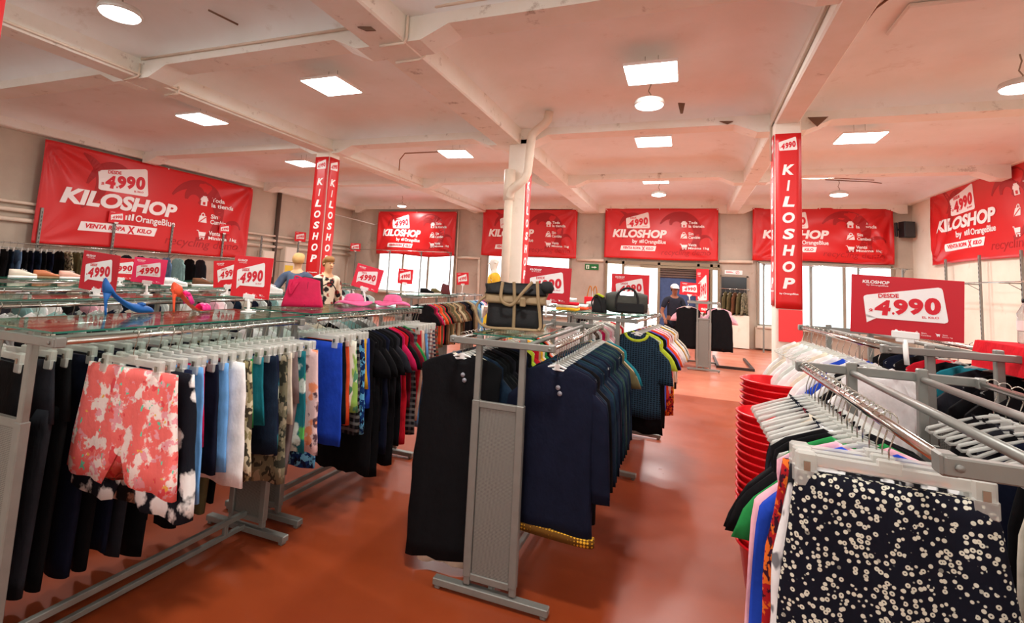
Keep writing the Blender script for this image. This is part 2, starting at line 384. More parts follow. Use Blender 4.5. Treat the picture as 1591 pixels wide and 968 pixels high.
# coved slabs between the beams
bx = [(XL, -12.75), (-7.3, -6.95), (-3.26, -2.8), (1.16, 1.47), (5.75, XR)]
by = [(YF, -3.1), (.45, .8), (4.45, 4.8), (8.5, 8.85), (12.45, 12.8), (17.35, YB)]
b = MB()
for i in range(4):
    for j in range(5):
        x0, x1, y0, y1 = bx[i][1], bx[i + 1][0], by[j][1], by[j + 1][0]
        cs = [0, .06, .14, .24, .36, .5, .7]
        xs = [x0 + c for c in cs] + [x1 - c for c in cs[::-1]]; ys = [y0 + c for c in cs] + [y1 - c for c in cs[::-1]]
        def z(x, y):
            r = 0
            for d in (x - x0, x1 - x, y - y0, y1 - y):
                t = max(0, 1 - d / .55); r = max(r, t) if r == 0 or t == 0 else min(1, math.hypot(r, t))
            return HC - .24 * (1 - math.sqrt(max(0, 1 - r * r)))
        n = len(xs); vs = [(x, y, z(x, y)) for y in ys for x in xs]
        b.add(vs, [(q * n + p, (q + 1) * n + p, (q + 1) * n + p + 1, q * n + p + 1) for q in range(len(ys) - 1) for p in range(n - 1)], 0, True)
b.box(((XL + XR) / 2, (YB + YF) / 2, 4.75), (XR - XL + .4, YB - YF + .4, .1))
b.box((2.55, 6.25, HC - .03), (1.05, .62, .05), 0, None, .015)
struct(b.build('ceiling', CEIL))
for k, (x0, x1) in enumerate(bx):
    zb = (4.2, 4.12, 4.1, 4.1, 4.36)[k]
    q = MB(); q.box(((x0 + x1) / 2, (YB + YF) / 2, (zb + 4.75) / 2), (x1 - x0, YB - YF, 4.75 - zb), 0, None, .02); struct(q.build('beam', BEAM))
for j, (y0, y1) in enumerate(by):
    q = MB()
    for i in range(4):
        a, c = bx[i][1] - .01, bx[i + 1][0] + .01
        zt, zh = 4.25, 4.11
        q.prism([(a, zh), (a + .18, zh), (a + .5, zt), (c - .5, zt), (c - .18, zh), (c, zh), (c, 4.7), (a, 4.7)], y0, y1)
    struct(q.build('beam', BEAM))
# columns
cols = [(-3.12, -2.78, .84), (-7.31, -6.96, 8.45), (-3.02, -2.68, 8.5), (1.16, 1.495, 8.1), (-3.2, -2.86, 12.5), (1.16, 1.49, 12.5)]
for k, (x0, x1, y) in enumerate(cols):
    if k in (4, 5): continue
    q = MB(); q.box(((x0 + x1) / 2, y + .17, 2.1), (x1 - x0, .34, 4.2), 0, None, .015)
    struct(q.build('column', COLM))
# conduits on the beams and pipes on the walls
def pipe(pts, r, m=PIPE, name='trim_1', n=8):
    q = MB(); q.tube(pts, r, n); return struct(q.build(name, m))
pipe([(-6.93, YF, 4.16), (-6.93, YB, 4.16)], .018)
pipe([(-2.78, 4.42, 4.6), (-2.78, 4.42, 4.13), (-2.8, 4.42, 4.08), (-3.1, 4.42, 4.08)], .016)
pipe([(-2.78, 4.42, 4.42), (-2.3, 4.42, 4.43), (1.1, 4.42, 4.43)], .016)
pipe([(-2.77, 4.83, 4.3), (-2.78, 4.83, 4.12), (-2.85, 4.83, 4.08), (-3.15, 4.83, 4.08)], .014)
pipe([(-6.9, 4.42, 4.36), (-3.3, 4.42, 4.34)], .016)
pipe([(-6.92, 4.42, 4.3), (-6.92, 4.42, 4.13), (-7.2, 4.42, 4.09)], .014)
pipe([(-6.92, 5.0, 4.2), (-6.92, 5.0, 4.1), (-7.2, 5.0, 4.09)], .016)
pipe([(1.14, 3.0, 4.3), (1.14, 8.3, 4.14), (1.14, 8.3, 3.6)], .016, mat('grey conduit', (196, 180, 160), .5))
pipe([(-6.1, 9.8, 4.0), (-6.1, 9.8, 4.25), (-5.95, 9.75, 4.38), (-5.1, 9.9, 4.42)], .014, mat('rust conduit', (150, 112, 90), .6))
pipe([(1.5, 12.6, 4.2), (3.2, 13.5, 4.38), (4.0, 13.9, 4.4)], .01, mat('rust conduit', (150, 112, 90), .6))
for zz, rr in ((2.72, .035), (2.56, .05), (2.36, .05)):
    pipe([(XL + .08, YF, zz), (XL + .08, YB, zz)], rr)
pipe([(XL + .07, 13.35, 0), (XL + .07, 13.35, 4.25)], .07, mat('brown riser', (84, 68, 58), .6))
pipe([(XL + .07, 15.6, 3.9), (XL + 1.2, YB - .06, 3.62), (-11.7, YB - .05, 3.66)], .014, WPLAST)
pipe([(-8.05, YB - .07, 2.42), (-7.1, YB - .07, 2.42)], .05); pipe([(-3.5, YB - .07, 2.5), (-2.6, YB - .07, 2.5)], .05); pipe([(.95, YB - .07, 2.6), (1.9, YB - .07, 2.62)], .05)
pipe([(-8.1, YB - .05, 4.2), (-8.05, YB - .05, .3)], .03); pipe([(-7.15, YB - .05, 2.4), (-7.1, YB - .05, .2)], .05)
# the bent drain pipe in front of the middle column
q = MB(); q.tube([(-2.22, 8.2, 4.56), (-2.24, 8.2, 4.42), (-2.3, 8.2, 4.34), (-2.42, 8.2, 4.25), (-2.5, 8.2, 4.17), (-2.52, 8.2, 4.05), (-2.54, 8.2, 3.75), (-2.56, 8.2, 3.5), (-2.6, 8.2, 3.4), (-2.72, 8.22, 3.31), (-2.86, 8.28, 3.22), (-2.92, 8.34, 3.1), (-2.93, 8.36, 2.9), (-2.93, 8.36, 0)], [.075] * 14, 16)
q.cyl((-2.93, 8.36, 3.05), .1, .55, 16)
tag(q.build('drain_pipe', PIPE), 'thick cream drain pipe bending down in front of the middle column', 'pipe')

# ------------------------------------------------------------------ windows and door of the back wall
DAY = emit('daylit frosted pane', (238, 246, 248), DAY_E)
DAYB = emit('daylit bluish pane', (206, 232, 238), DAY_E * .55)
FRAME = mat('window frame', (150, 140, 124), .5, .2)
def window(name, x0, x1, z0, z1, bars, m, sill=None):
    root = MB(); d = .07
    root.box((x0, YB - .04, (z0 + z1) / 2), (.07, .08, z1 - z0)); root.box((x1, YB - .04, (z0 + z1) / 2), (.07, .08, z1 - z0))
    root.box(((x0 + x1) / 2, YB - .04, z0), (x1 - x0, .08, .07)); root.box(((x0 + x1) / 2, YB - .04, z1), (x1 - x0, .08, .07))
    for xb in bars: root.box((xb, YB - .05, (z0 + z1) / 2), (.07, .09, z1 - z0))
    o = struct(root.build(name, FRAME))
    g = MB(); g.box(((x0 + x1) / 2, YB - .02, (z0 + z1) / 2), (x1 - x0, .03, z1 - z0)); g.build('pane', m, o)
    if sill:
        s_ = MB(); s_.box(((x0 + x1) / 2, YB - .14, z0 - .04), (x1 - x0 + .1, .28, .07), 0, None, .01); s_.build('sill', mat('sill paint', (214, 206, 190), .6), o)
    return o
window('window_1', -11.5, -8.15, 1.0, 2.5, (-10.37, -9.25), DAY, True)
window('window_2', -6.8, -3.75, .5, 2.55, (), DAY)
window('window_3', 2.05, 5.4, .72, 2.62, (3.42, 4.25), DAYB, True)
# unseen high windows behind the viewpoint, added to brighten ceiling and room
FILLF = emit('added front fill pane', (244, 246, 248), FRONT_FILL_E)
for k, (x0, x1) in enumerate(((-11.5, -7.6), (-6.7, -3.5), (-2.6, .9), (1.7, 5.4))):
    q = MB()
    for x in (x0, (x0 + x1) / 2, x1): q.box((x, YF + .05, 3.1), (.08, .1, 1.7))
    for zz in (2.25, 3.95): q.box(((x0 + x1) / 2, YF + .05, zz), (x1 - x0, .1, .08))
    o = struct(q.build('window_%d' % (5 + k), FRAME)); g = MB(); g.box(((x0 + x1) / 2, YF + .02, 3.1), (x1 - x0, .03, 1.7)); g.build('pane', FILLF, o)
q = MB(); q.box((2.23, YB - .12, .36), (.55, .24, .6)); struct(q.build('trim_2', WALLG))
# entrance with two white leaves and a dark roller shutter in the opening
DF = mat('door frame', (138, 124, 100), .5, .3)
dr = MB()
for x in (-2.5, -1.95, -.82, .36, .74, .95): dr.box((x, YB - .06, 1.25), (.08, .12, 2.5))
dr.box((-.78, YB - .06, 2.46), (3.5, .12, .1)); dr.box((-.2, YB - .07, 2.36), (2.4, .12, .08))
door = struct(dr.build('door_1', DF))
q = MB(); q.box((-2.22, YB - .03, 1.25), (.5, .03, 2.3)); q.box((.84, YB - .03, 1.2), (.18, .03, 2.3)); q.build('side_light', DAY, door)
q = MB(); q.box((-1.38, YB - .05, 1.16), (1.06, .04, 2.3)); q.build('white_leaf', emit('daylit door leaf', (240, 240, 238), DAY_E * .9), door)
q = MB(); q.box((-.23, YB - .02, 1.05), (1.14, .03, 2.1)); q.build('opening', mat('blue shutter', (62, 82, 122), .6, 0, .3, .12, 12), door)
q = MB()
for k in range(4): q.box((-.23, YB - .05, 2.06 + .075 * k), (1.14, .06, .06), 0, None, .012)
q.build('roller_shutter', mat('shutter slats', (96, 78, 68), .6), door)
q = MB(); q.box((.55, YB - .05, 1.2), (.3, .04, 2.3)); q.build('side_panel', mat('door side panel', (130, 116, 96), .6), door)
# serving hatch in the back wall: flat dark sheet for the unlit recess, coats on a rail
q = MB()
for x in (1.0, 1.76): q.box((x, YB - .03, 1.58), (.05, .06, 1.2))
for zz in (.98, 2.16): q.box((1.38, YB - .03, zz), (.8, .06, .05))
hatch = struct(q.build('window_4', FRAME)); q = MB(); q.box((1.38, YB - .008, 1.57), (.74, .012, 1.15)); q.build('pane', mat('hatch darkness sheet', (24, 23, 22), .15, 0, .5), hatch)
q = MB(); q.box((1.35, YB - .2, .5), (.85, .38, .95)); struct(q.build('trim_3', WALLW))
for x0, x1 in ((-11.75, -8.05), (-7.1, -3.5), (-2.6, .95), (1.85, 5.5)):
    q = MB(); q.box(((x0 + x1) / 2, YB - .05, 4.31), (x1 - x0 + .1, .1, .1)); struct(q.build('trim_4', WOODD))

# ------------------------------------------------------------------ ceiling lamps
LITE = emit('lamp diffuser', (255, 252, 246), PANEL_E)
def lamp_light(root, size, watts, z, shape='SQUARE'):
    l = bpy.data.lights.new('lamp_light', 'AREA'); l.shape = shape; l.size = size; l.energy = watts; l.color = (1, .97, .945)
    o = bpy.data.objects.new('lamp_light', l); COL.objects.link(o); o.parent = root; o.location = (0, 0, z); return o
def panel(x, y, z, label, rz=0.0, s=.62):
    t = thing('ceiling_panel_lamp', label, 'ceiling lamp', (x, y, z), rz, 'square panel lamps')
    q = MB(); q.box((0, 0, .02), (s + .03, s + .03, .04), 0, None, .008); q.box((0, 0, .05), (.18, .1, .03)); q.build('housing', WPLAST, t)
    q = MB(); q.box((0, 0, -.006), (s, s, .012), 0, None, .004); q.build('diffuser', LITE, t)
    for wx in (-.08, .08): q = MB(); q.tube([(wx, 0, .05), (wx, 0, HC - z)], .004, 5); q.build('hanger_wire', HOOKM, t)
    lamp_light(t, s * .6, PANEL_W, -.02); return t
def roundlamp(x, y, z, label, r=.2):
    t = thing('ceiling_round_lamp', label, 'ceiling lamp', (x, y, z), 0, 'round hanging lamps')
    q = MB(); q.lathe([(r * .55, .09), (r * .98, .055), (r * 1.06, .0), (r, -.012)], n=28); q.build('shade', mat('lamp shade grey', (214, 214, 206), .4, .3), t)
    q = MB(); q.lathe([(r * .97, -.008), (r * .9, -.03), (r * .55, -.05), (.01, -.056)], n=28); q.build('diffuser', LITE, t)
    q = MB(); q.tube([(0, 0, .08), (.02, 0, .14), (-.015, 0, .2), (.02, .01, (HC - z) * .8), (0, 0, HC - z)], .008, 6); q.build('cable', mat('lamp cable', (150, 138, 120), .6), t)
    lamp_light(t, r * 1.0, ROUND_W, -.07, 'DISK'); return t
for a in ((-8.6, 6.75, 4.38, 'square panel lamp above the long red banner on the pipe lined wall'),
          (-4.95, 5.93, 4.38, 'large square panel lamp left of the main ceiling beam'),
          (-4.8, 10.0, 4.38, 'square panel lamp between the red column and the middle column', .1),
          (-.45, 6.55, 4.38, 'largest square panel lamp, beyond the main ceiling beam, above the center racks'),
          (-.6, 9.75, 4.38, 'square panel lamp in second bay of the central ceiling aisle'),
          (-.76, 13.4, 4.38, 'small far square panel lamp close to the door wall'),
          (2.72, 10.1, 4.38, 'square panel lamp just right of the red wrapped column'),
          (2.8, 13.1, 4.38, 'far square panel lamp right of the red wrapped column'),
          (-.7, 1.5, 4.38, 'square panel lamp outside the view over the center rack'),
          (3.4, 2.4, 4.38, 'square panel lamp outside the view over the right racks'),
          (-9.3, 10.3, 4.38, 'square panel lamp hidden behind the beam over the wall racks')):
    panel(*a)
for a in ((-5.75, 3.4, 4.3, 'round lamp hanging near the top left corner of the view'),
          (-.52, 7.3, 4.24, 'round lamp hanging just beyond the largest square panel'),
          (-10.1, 16.6, 4.26, 'small round lamp hanging over the leftmost back wall banner', .17),
          (-.74, 14.7, 4.26, 'small round lamp beyond the far square panel by the door'),
          (3.55, 14.9, 4.25, 'round lamp hanging over the rightmost back wall banner'),
          (3.62, 7.55, 4.22, 'round lamp hanging on wires at the right edge of the view')):
    roundlamp(*a)

# broken bits hanging from the beams
for nm, pts, loc, rz in (('trim_6', [(-.09, 0), (.03, .02), (.1, -.03), (.0, -.035)], (-3.02, 4.05, 4.095), .3), ('trim_7', [(-.12, .02), (.14, .02), (.0, -.12)], (1.75, 8.4, 4.24), .1), ('trim_8', [(-.05, 0), (.05, 0), (.02, -.16), (-.01, -.16)], (-.1, 7.9, 4.44), .4), ('trim_9', [(-.1, 0), (.1, 0), (.02, -.05)], (.55, 8.47, 4.3), .2)):
    q = MB(); q.prism(pts, -.012, .012); struct(q.build(nm, mat('rusty bracket', (112, 84, 64), .7), None, loc, rz))
for k, pts in enumerate(([(2.0, 5.2, 4.59), (1.75, 5.9, 4.585), (1.72, 6.5, 4.58)], [(-6.4, 3.2, 4.6), (-6.2, 3.5, 4.58)], [(3.2, 14.6, 4.57), (4.2, 14.9, 4.56), (4.5, 15.1, 4.56)], [(-5.2, 4.0, 4.58), (-5.0, 4.25, 4.5)])):
    pipe(pts, .012, mat('dark crack filler', (120, 92, 72), .8), 'trim_%d' % (10 + k), 5)
# ================================================================== racks
RACKS = {}
def rack(key, x, y0, y1, zb, label, cat_group='metal clothes racks', hw=.295, rz=0.0, panel_=True, ph=.125, m=METALP, full_panel=False, base=True):
    """double-sided garment rack: two end frames, two outer hang rails, two inner rails; origin at mid-length on the floor"""
    L = y1 - y0; cx, cyy = x, (y0 + y1) / 2
    if rz: cx, cyy = x - math.sin(rz) * 0, cyy
    t = thing('clothes_rack', label, 'clothes rack', (cx, cyy, 0), rz, cat_group)
    for sy in (-1, 1):
        yy = sy * L / 2
        for sx in (-1, 1):
            q = MB(); q.box((sx * ph, yy, (.06 + zb + .035) / 2), (.034, .03, zb + .035 - .06), 0, None, .004)
            q.box((sx * ph, yy, .55), (.042, .038, .9), 0, None, .004)
            q.build('post', m, t)
        q = MB(); q.box((0, yy - sy * -.018, zb), (2 * hw, .022, .034), 0, None, .003)
        for sx in (-1, 1):
            q.box((sx * (hw - .01), yy + sy * .002, zb), (.03, .04, .04), 0, None, .004)
            q.loft([[(sx * (hw - .02) + .007 * math.cos(a * .785), yy + sy * (.03 + d), zb + .007 * math.sin(a * .785)) for a in range(8)] for d in (0, .004)], 0)
        q.build('crossbar', m, t)
        q = MB(); q.box((0, yy, .035), (.63, .05, .036), 0, None, .004)
        for sx in (-1, 1): q.box((sx * .29, yy, .009), (.03, .04, .018), 0, None, .004)
        q.build('foot', m, t)
        if panel_:
            w = 2 * ph - .036
            zt = zb - .33
            for zz in (.1, zt): q = MB(); q.box((0, yy, zz), (w, .024, .034), 0, None, .003); q.build('panel_rail', m, t)
            q = MB(); q.box((0, yy, (zt + .1) / 2), (w - .012, .008, zt - .1 - .03)); q.build('mesh_panel', PERF, t)
    for sx in (-1, 1):
        q = MB(); q.tube([(sx * (hw - .012), -L / 2 + .02, zb), (sx * (hw - .012), L / 2 - .02, zb)], .0125, 12); q.build('hang_rail', CHROME, t)
        q = MB(); q.tube([(sx * ph, -L / 2 + .02, zb - .005), (sx * ph, L / 2 - .02, zb - .005)], .0125, 10); q.build('inner_rail', m, t)
    if base:
        q = MB(); q.box((0, 0, .125), (.03, L - .03, .03), 0, None, .003)
        for sy in (-1, 1): q.box((0, sy * (L / 2 - .16), .09), (.026, .026, .07), 0, None, .003)
        q.box((0, 0, .05), (.028, L - .04, .026), 0, None, .003)
        q.build('base_rail', m, t)
    RACKS[key] = dict(o=t, x=cx, y=cyy, L=L, zb=zb, hw=hw, rz=rz, m=Matrix.Translation((cx, cyy, 0)) @ Matrix.Rotation(rz, 4, 'Z'))
    return t
def glass_top(key, label, y0=None, y1=None, hw=.3, dz=0.0):
    r = RACKS[key]; L = r['L']; y0 = -L / 2 - .04 if y0 is None else y0; y1 = L / 2 + .04 if y1 is None else y1
    z = r['zb'] + .0355 + dz
    q = MB(); q.box((0, (y0 + y1) / 2, .004), (2 * hw - .004, y1 - y0 - .004, .008)); 
    for sx in (-1, 1): q.box((sx * (hw - .001), (y0 + y1) / 2, .004), (.002, y1 - y0, .0078), 1)
    for yy in (y0 + .001, y1 - .001): q.box((0, yy, .004), (2 * hw, .002, .0078), 1)
    o = q.build('glass_shelf', [GLASS, GEDGE], None, tuple(r['m'] @ Vector((0, 0, z))), r['rz'])
    tag(o, label, 'glass shelf', 'glass shelves on the racks'); r['top'] = z + .008; return o

# ================================================================== hangers and garments
def hook_mb():
    q = MB(); p = [(0, 0, -.108), (0, 0, -.075), (.004, 0, -.06), (.014, 0, -.045)]
    for k in range(9):
        a = R(-60 + k * 28); p.append((.019 * math.cos(a), 0, -.003 + .019 * math.sin(a)))
    q.tube(p[:3] + [(.012, 0, -.035)] + p[4:], .0019, 5); return q
HOOK = hook_mb().mesh('hook', HOOKM)
def top_hanger_mb():
    q = MB(); arm = []
    for k in range(9):
        t = k / 8; arm.append((.19 * t, 0, -.112 - .072 * t ** 1.2))
    up_ = [(-x, y, z) for x, y, z in arm[::-1]] + arm[1:]
    lo = [(.194, 0, -.192), (.184, 0, -.2), (.17, 0, -.198), (.12, 0, -.165), (.05, 0, -.14), (0, 0, -.135)]
    q.tube(up_ + lo + [(-x, y, z) for x, y, z in lo[::-1][1:]], .0062, 6, 0, True, .8)
    q.box((0, 0, -.12), (.03, .008, .03), 0, None, .003)
    return q
HANG = top_hanger_mb().mesh('hanger', PLAST)
HANGW = top_hanger_mb().mesh('hanger', WPLAST)
HANGB = top_hanger_mb().mesh('hanger', BLACKP)
def clip_hanger_mb():
    q = MB(); q.box((0, 0, -.122), (.37, .012, .03), 0, None, .004); q.box((0, 0, -.112), (.05, .014, .035), 0, None, .004)
    for s_ in (-1, 1):
        q.box((s_ * .168, 0, -.13), (.045, .026, .055), 0, None, .006); q.box((s_ * .168, -.004, -.165), (.05, .02, .045), 0, None, .005)
    return q
def clip_hanger():
    a = clip_hanger_mb()
    for s_ in (-1, 1): a.box((s_ * .168, -.017, -.135), (.014, .004, .022), 1)
    return a.mesh('hanger', [PLAST, HOOKM])
CLIP = clip_hanger()

def ringpts(cx, cz, hw, ty, n, fold, ph, rn, sag=0.0):
    pts = []
    for k in range(n):
        a = 2 * math.pi * k / n; c, s_ = math.cos(a), math.sin(a)
        x = hw * (abs(c) ** .82) * (1 if c >= 0 else -1)
        y = ty * (abs(s_) ** .55) * (1 if s_ >= 0 else -1) + fold * math.sin(ph + x * rn[0] + rn[1] * (1 if s_ > 0 else 0)) * min(1, abs(s_) * 2.5)
        pts.append((cx + x, y, cz + sag * (c * c)))
    return pts
def body(mb, prof, t, rn, fold, mi=0, n=28, neck=None, open_top=False):
    """prof: list of (z, half width); folds grow towards the hem"""
    rings = []; z0, z1 = prof[0][0], prof[-1][0]
    # resample
    fine = []
    for (za, wa), (zb, wb) in zip(prof, prof[1:]):
        m = max(1, int(abs(zb - za) / .07))
        fine += [(za + (zb - za) * i / m, wa + (wb - wa) * i / m) for i in range(m)]
    fine.append(prof[-1])
    for i, (z, w) in enumerate(fine):
        u = (z0 - z) / max(1e-6, z0 - z1)
        r = ringpts(0, z, w * (1 + .012 * math.sin(i * 1.7 + rn[1])), t * (.55 + .45 * min(1, u * 4)) * (1 + .25 * u), n, fold * (.15 + .85 * u), rn[2] + u * rn[3], rn)
        if neck and i < 3:
            r = [(x, y, z_ - (neck * (1 - i / 3) * max(0, 1 - (x / (w + 1e-6)) ** 2) if y < 0 else neck * .35 * (1 - i / 3) * max(0, 1 - (x / (w + 1e-6)) ** 2))) for x, y, z_ in r]
        if i == len(fine) - 1:
            r = [(x, y, z_ + .008 * math.sin(x * 30 + rn[2])) for x, y, z_ in r]
        rings.append(r)
    mb.loft(rings, mi, True, True)
def sleeve(mb, s_, x0, z0, ln, r0, r1, spread, t, rn, mi=0, n=12):
    rings = []; m = max(3, int(ln / .06))
    for i in range(m + 1):
        u = i / m; x = s_ * (x0 + spread * (u ** .7)); z = z0 - ln * u; r = r0 + (r1 - r0) * u
        rings.append([(x + r * math.cos(2 * math.pi * k / n), t * math.sin(2 * math.pi * k / n) + .006 * math.sin(6 * u + k + rn[1]), z + s_ * -r * .9 * math.cos(2 * math.pi * k / n) * (1 - u) + .0) for k in range(n)])
    mb.loft(rings, mi)
def garment_mb(kind, L, w=.2, t=.016, seed=0):
    """hangs from its rail at the origin, spread along X; returns mesh data in local space"""
    rnd = random.Random(seed); rn = (rnd.uniform(22, 42), rnd.uniform(0, 6), rnd.uniform(0, 6), rnd.uniform(-1.5, 1.5)); q = MB(); fold = .011
    if kind in ('shirt', 'tee', 'jacket', 'dress', 'tank', 'knit'):
        hem = {'shirt': 1.0, 'tee': 1.0, 'jacket': 1.02, 'dress': 1.12, 'tank': 1.05, 'knit': 1.12}[kind]
        sh = w if kind != 'tank' else w * .72
        prof = [(-.112, .062), (-.128, sh * .52), (-.15, sh * .8), (-.18, sh * .985), (-.215, sh * 1.0), (-.36, w * (.95 if kind != 'knit' else 1.1)), (-.36 - (L - .36) * .45, w * hem * .97), (-L, w * hem)]
        body(q, prof, t, rn, fold, 0, 28, .055 if kind != 'jacket' else .03)
        if kind == 'shirt': ln, r0, r1 = .54, .07, .045
        elif kind == 'jacket': ln, r0, r1 = .56, .08, .06
        elif kind == 'tee': ln, r0, r1 = .2, .085, .085
        elif kind == 'knit': ln, r0, r1 = .3, .1, .08
        else: ln = 0
        if ln:
            for s_ in (-1, 1): sleeve(q, s_, sh * .93, -.235, ln, r0, r1, .055 if ln > .4 else .06, t * .75, rn)
    elif kind == 'shorts':
        body(q, [(-.15, w * .97), (-.19, w * .99), (-.3, w * 1.05), (-L, w * 1.2)], t * 1.1, rn, fold * .9, 0, 48)
        out = []
        for x, y, z in q.v:  # the two legs part towards the hem
            f = max(0, (-z - .25) / max(.05, L - .25)); g = math.exp(-(x / (.13 * w)) ** 2); h = math.exp(-(x / (.3 * w)) ** 2)
            out.append((x, y * (1 - .45 * h * f), z + max(0, f - .45) / .55 * .3 * (L - .15) * g + .012 * f * math.sin(x * 14 + rn[2])))
        q.v = out
    elif kind == 'trousers':
        zc = -.42 if kind == 'trousers' else -(.15 + .68 * (L - .15))
        prof = [(-.15, w * .96), (-.18, w * .97), (-.3, w * 1.05), (zc, w * 1.13)]
        body(q, prof, t, rn, fold * .5, 0, 28)
        for s_ in (-1, 1):
            rings = []; m = max(3, int((L + zc + .06) / .07)); wd_ = w * (.575 if kind == 'shorts' else .5)
            for i in range(m + 1):
                u = i / m; z = zc + .06 - (L + zc + .06) * u; hw_ = w * .56 + (wd_ - w * .56) * u if kind == 'shorts' else w * .53 * (1 - .28 * u)
                cxx = s_ * (w * .56 + (w * .055 * u if kind == 'shorts' else -.01 * u))
                rings.append([(cxx + p[0], p[1] * .95, p[2]) for p in ringpts(0, z, hw_ * (.9 if i == 0 else 1), t * (.8 if i == 0 else 1.28), 20, fold * (.3 + .6 * u), rn[2] + u + s_, rn)])
            q.loft(rings)
    elif kind == 'skirt':
        prof = [(-.15, w * .95), (-.2, w), (-.38, w * 1.15), (-L, w * 1.3)]
        body(q, prof, t * 1.25, rn, fold * 1.5, 0, 36)
    return q
CLIPPED = ('trousers', 'shorts', 'skirt')
NAMES = {'shirt': 'hanging_shirt', 'tee': 'hanging_tee_shirt', 'jacket': 'hanging_jacket', 'dress': 'hanging_dress', 'tank': 'sleeveless_blouse', 'knit': 'knitted_blouse', 'trousers': 'hanging_trousers', 'shorts': 'hanging_shorts', 'skirt': 'hanging_skirt'}
CATS = {'shirt': 'shirt', 'tee': 'tee shirt', 'jacket': 'jacket', 'dress': 'dress', 'tank': 'top', 'knit': 'knit top', 'trousers': 'trousers', 'shorts': 'shorts', 'skirt': 'skirt'}
SEED = [100]
def garment(kind, m, pos, label, group, L=.7, w=.2, t=.016, rz=0.0, hang=None, extra=None):
    SEED[0] += 1; q = garment_mb(kind, L, w, t, SEED[0])
    o = q.build(NAMES[kind], m, None, pos, rz); tag(o, label, CATS[kind], group)
    h = link('hanger', hang or (CLIP if kind in CLIPPED else HANG), o); link('hook', HOOK, h)
    if extra: extra(o)
    return o
def rail_fill(key, side, items, phrase, group, y_from=.1, y_to=None, jitter=.1, rzb=0.0, rail=True, start=0):
    """items: list of (kind, material, words, L, w[, t]); hung in order from the near end of the rail"""
    r = RACKS[key]; L = r['L']; y_to = L - .08 if y_to is None else y_to; n = len(items); rnd = random.Random(sum(map(ord, key)) + side * 3 + n); out = []
    for i, it in enumerate(items):
        kind, m, words, ln, w = it[:5]; t = it[5] if len(it) > 5 else .015
        yy = -L / 2 + y_from + (y_to - y_from) * (i / max(1, n - 1)) + rnd.uniform(-.006, .006)
        p = r['m'] @ Vector((side * (r['hw'] - .012), yy, r['zb'] + .0125))
        lab = '%s, %s from near end of %s' % (words, ordw(i + start), phrase)
        out.append(garment(kind, m, tuple(p), lab, group, ln * rnd.uniform(.95, 1.05), w * rnd.uniform(.96, 1.04), t, r['rz'] + rzb + rnd.uniform(-jitter, jitter)))
    return out

# ---- fabrics
C = cloth
BLK = C('solid', (17, 16, 18)); NVY = C('solid', (20, 24, 42)); CHA = C('solid', (44, 44, 50)); WHT = C('solid', (244, 243, 240)); CRM = C('solid', (232, 222, 200))
GRY = C('solid', (150, 148, 144)); TAU = C('solid', (128, 112, 110)); REDC = C('solid', (196, 26, 42)); CRI = C('solid', (200, 30, 84)); ORG = C('solid', (232, 84, 46)); YEL = C('solid', (236, 176, 40)); LIM = C('solid', (196, 214, 60))
GRN = C('solid', (40, 138, 70)); ROY = C('solid', (36, 74, 190)); SKY = C('solid', (112, 172, 232)); TEA = C('solid', (32, 120, 134)); PNK = C('solid', (244, 184, 196)); PUR = C('solid', (70, 40, 110)); OLV = C('solid', (104, 96, 66)); BRN = C('solid', (110, 74, 52)); TAN = C('solid', (186, 150, 108)); MAG = C('solid', (206, 30, 110)); MRN = C('solid', (112, 22, 40)); IND = C('solid', (90, 100, 190))
DEN = C('denim', (16, 26, 42), (46, 68, 92)); DEN2 = C('denim', (16, 36, 48), (44, 78, 90)); DENL = C('denim', (92, 124, 160), (150, 180, 206)); DENG = C('denim', (28, 48, 48), (74, 104, 96))
CORAL = C('mixfloral', (252, 122, 116), (254, 238, 230), (246, 168, 176)); BWF = C('floral', (24, 26, 34), (238, 236, 232), (240, 240, 236), .75); NVF = C('floral', (26, 34, 60), (200, 214, 190), (60, 140, 150), .9)
PKF = C('floral', (234, 200, 198), (90, 66, 76), (238, 150, 110), 1.2); CAM = C('camo', (214, 204, 172), (72, 66, 52), (150, 140, 100)); CAM2 = C('camo', (120, 116, 92), (60, 62, 52), (160, 150, 124)); BLF = C('camo', (24, 60, 120), (110, 190, 230), (20, 26, 60), 1.6); TEF = C('floral', (30, 110, 120), (220, 236, 226), (90, 180, 90), .9)
LIMF = C('brush', (236, 238, 220), (150, 190, 90), (90, 150, 110)); BWB = C('brush', (240, 240, 238), (28, 28, 32), (120, 120, 124)); REF = C('camo', (170, 30, 36), (226, 110, 40), (60, 24, 40), 2.2); DAI = C('daisy', (22, 23, 34), (222, 220, 200), sc=1.75)
GRID = C('plaid', (24, 24, 26), (80, 80, 84), (120, 120, 116)); PLR = C('plaid', (206, 196, 184), (60, 44, 48), (140, 50, 56), 1.3); PLB = C('plaid', (66, 66, 84), (30, 30, 42), (200, 180, 168), 1.3); PLO = C('plaid', (108, 88, 66), (60, 50, 40), (170, 60, 50), 1.2); STR = C('stripe', (236, 236, 232), (40, 60, 120), sc=1.4); HST = C('hstripe', (238, 238, 236), (190, 40, 60)); SAT = C('brush', (222, 196, 176), (196, 160, 140), (240, 224, 208))
KNT = C('knit', (40, 62, 78), (18, 26, 36)); BRW = C('stripe', (96, 80, 60), (140, 124, 96), sc=1.2); SAND = C('solid', (196, 178, 142))
PALE = C('solid', (214, 224, 216)); MINT = C('solid', (150, 196, 190))

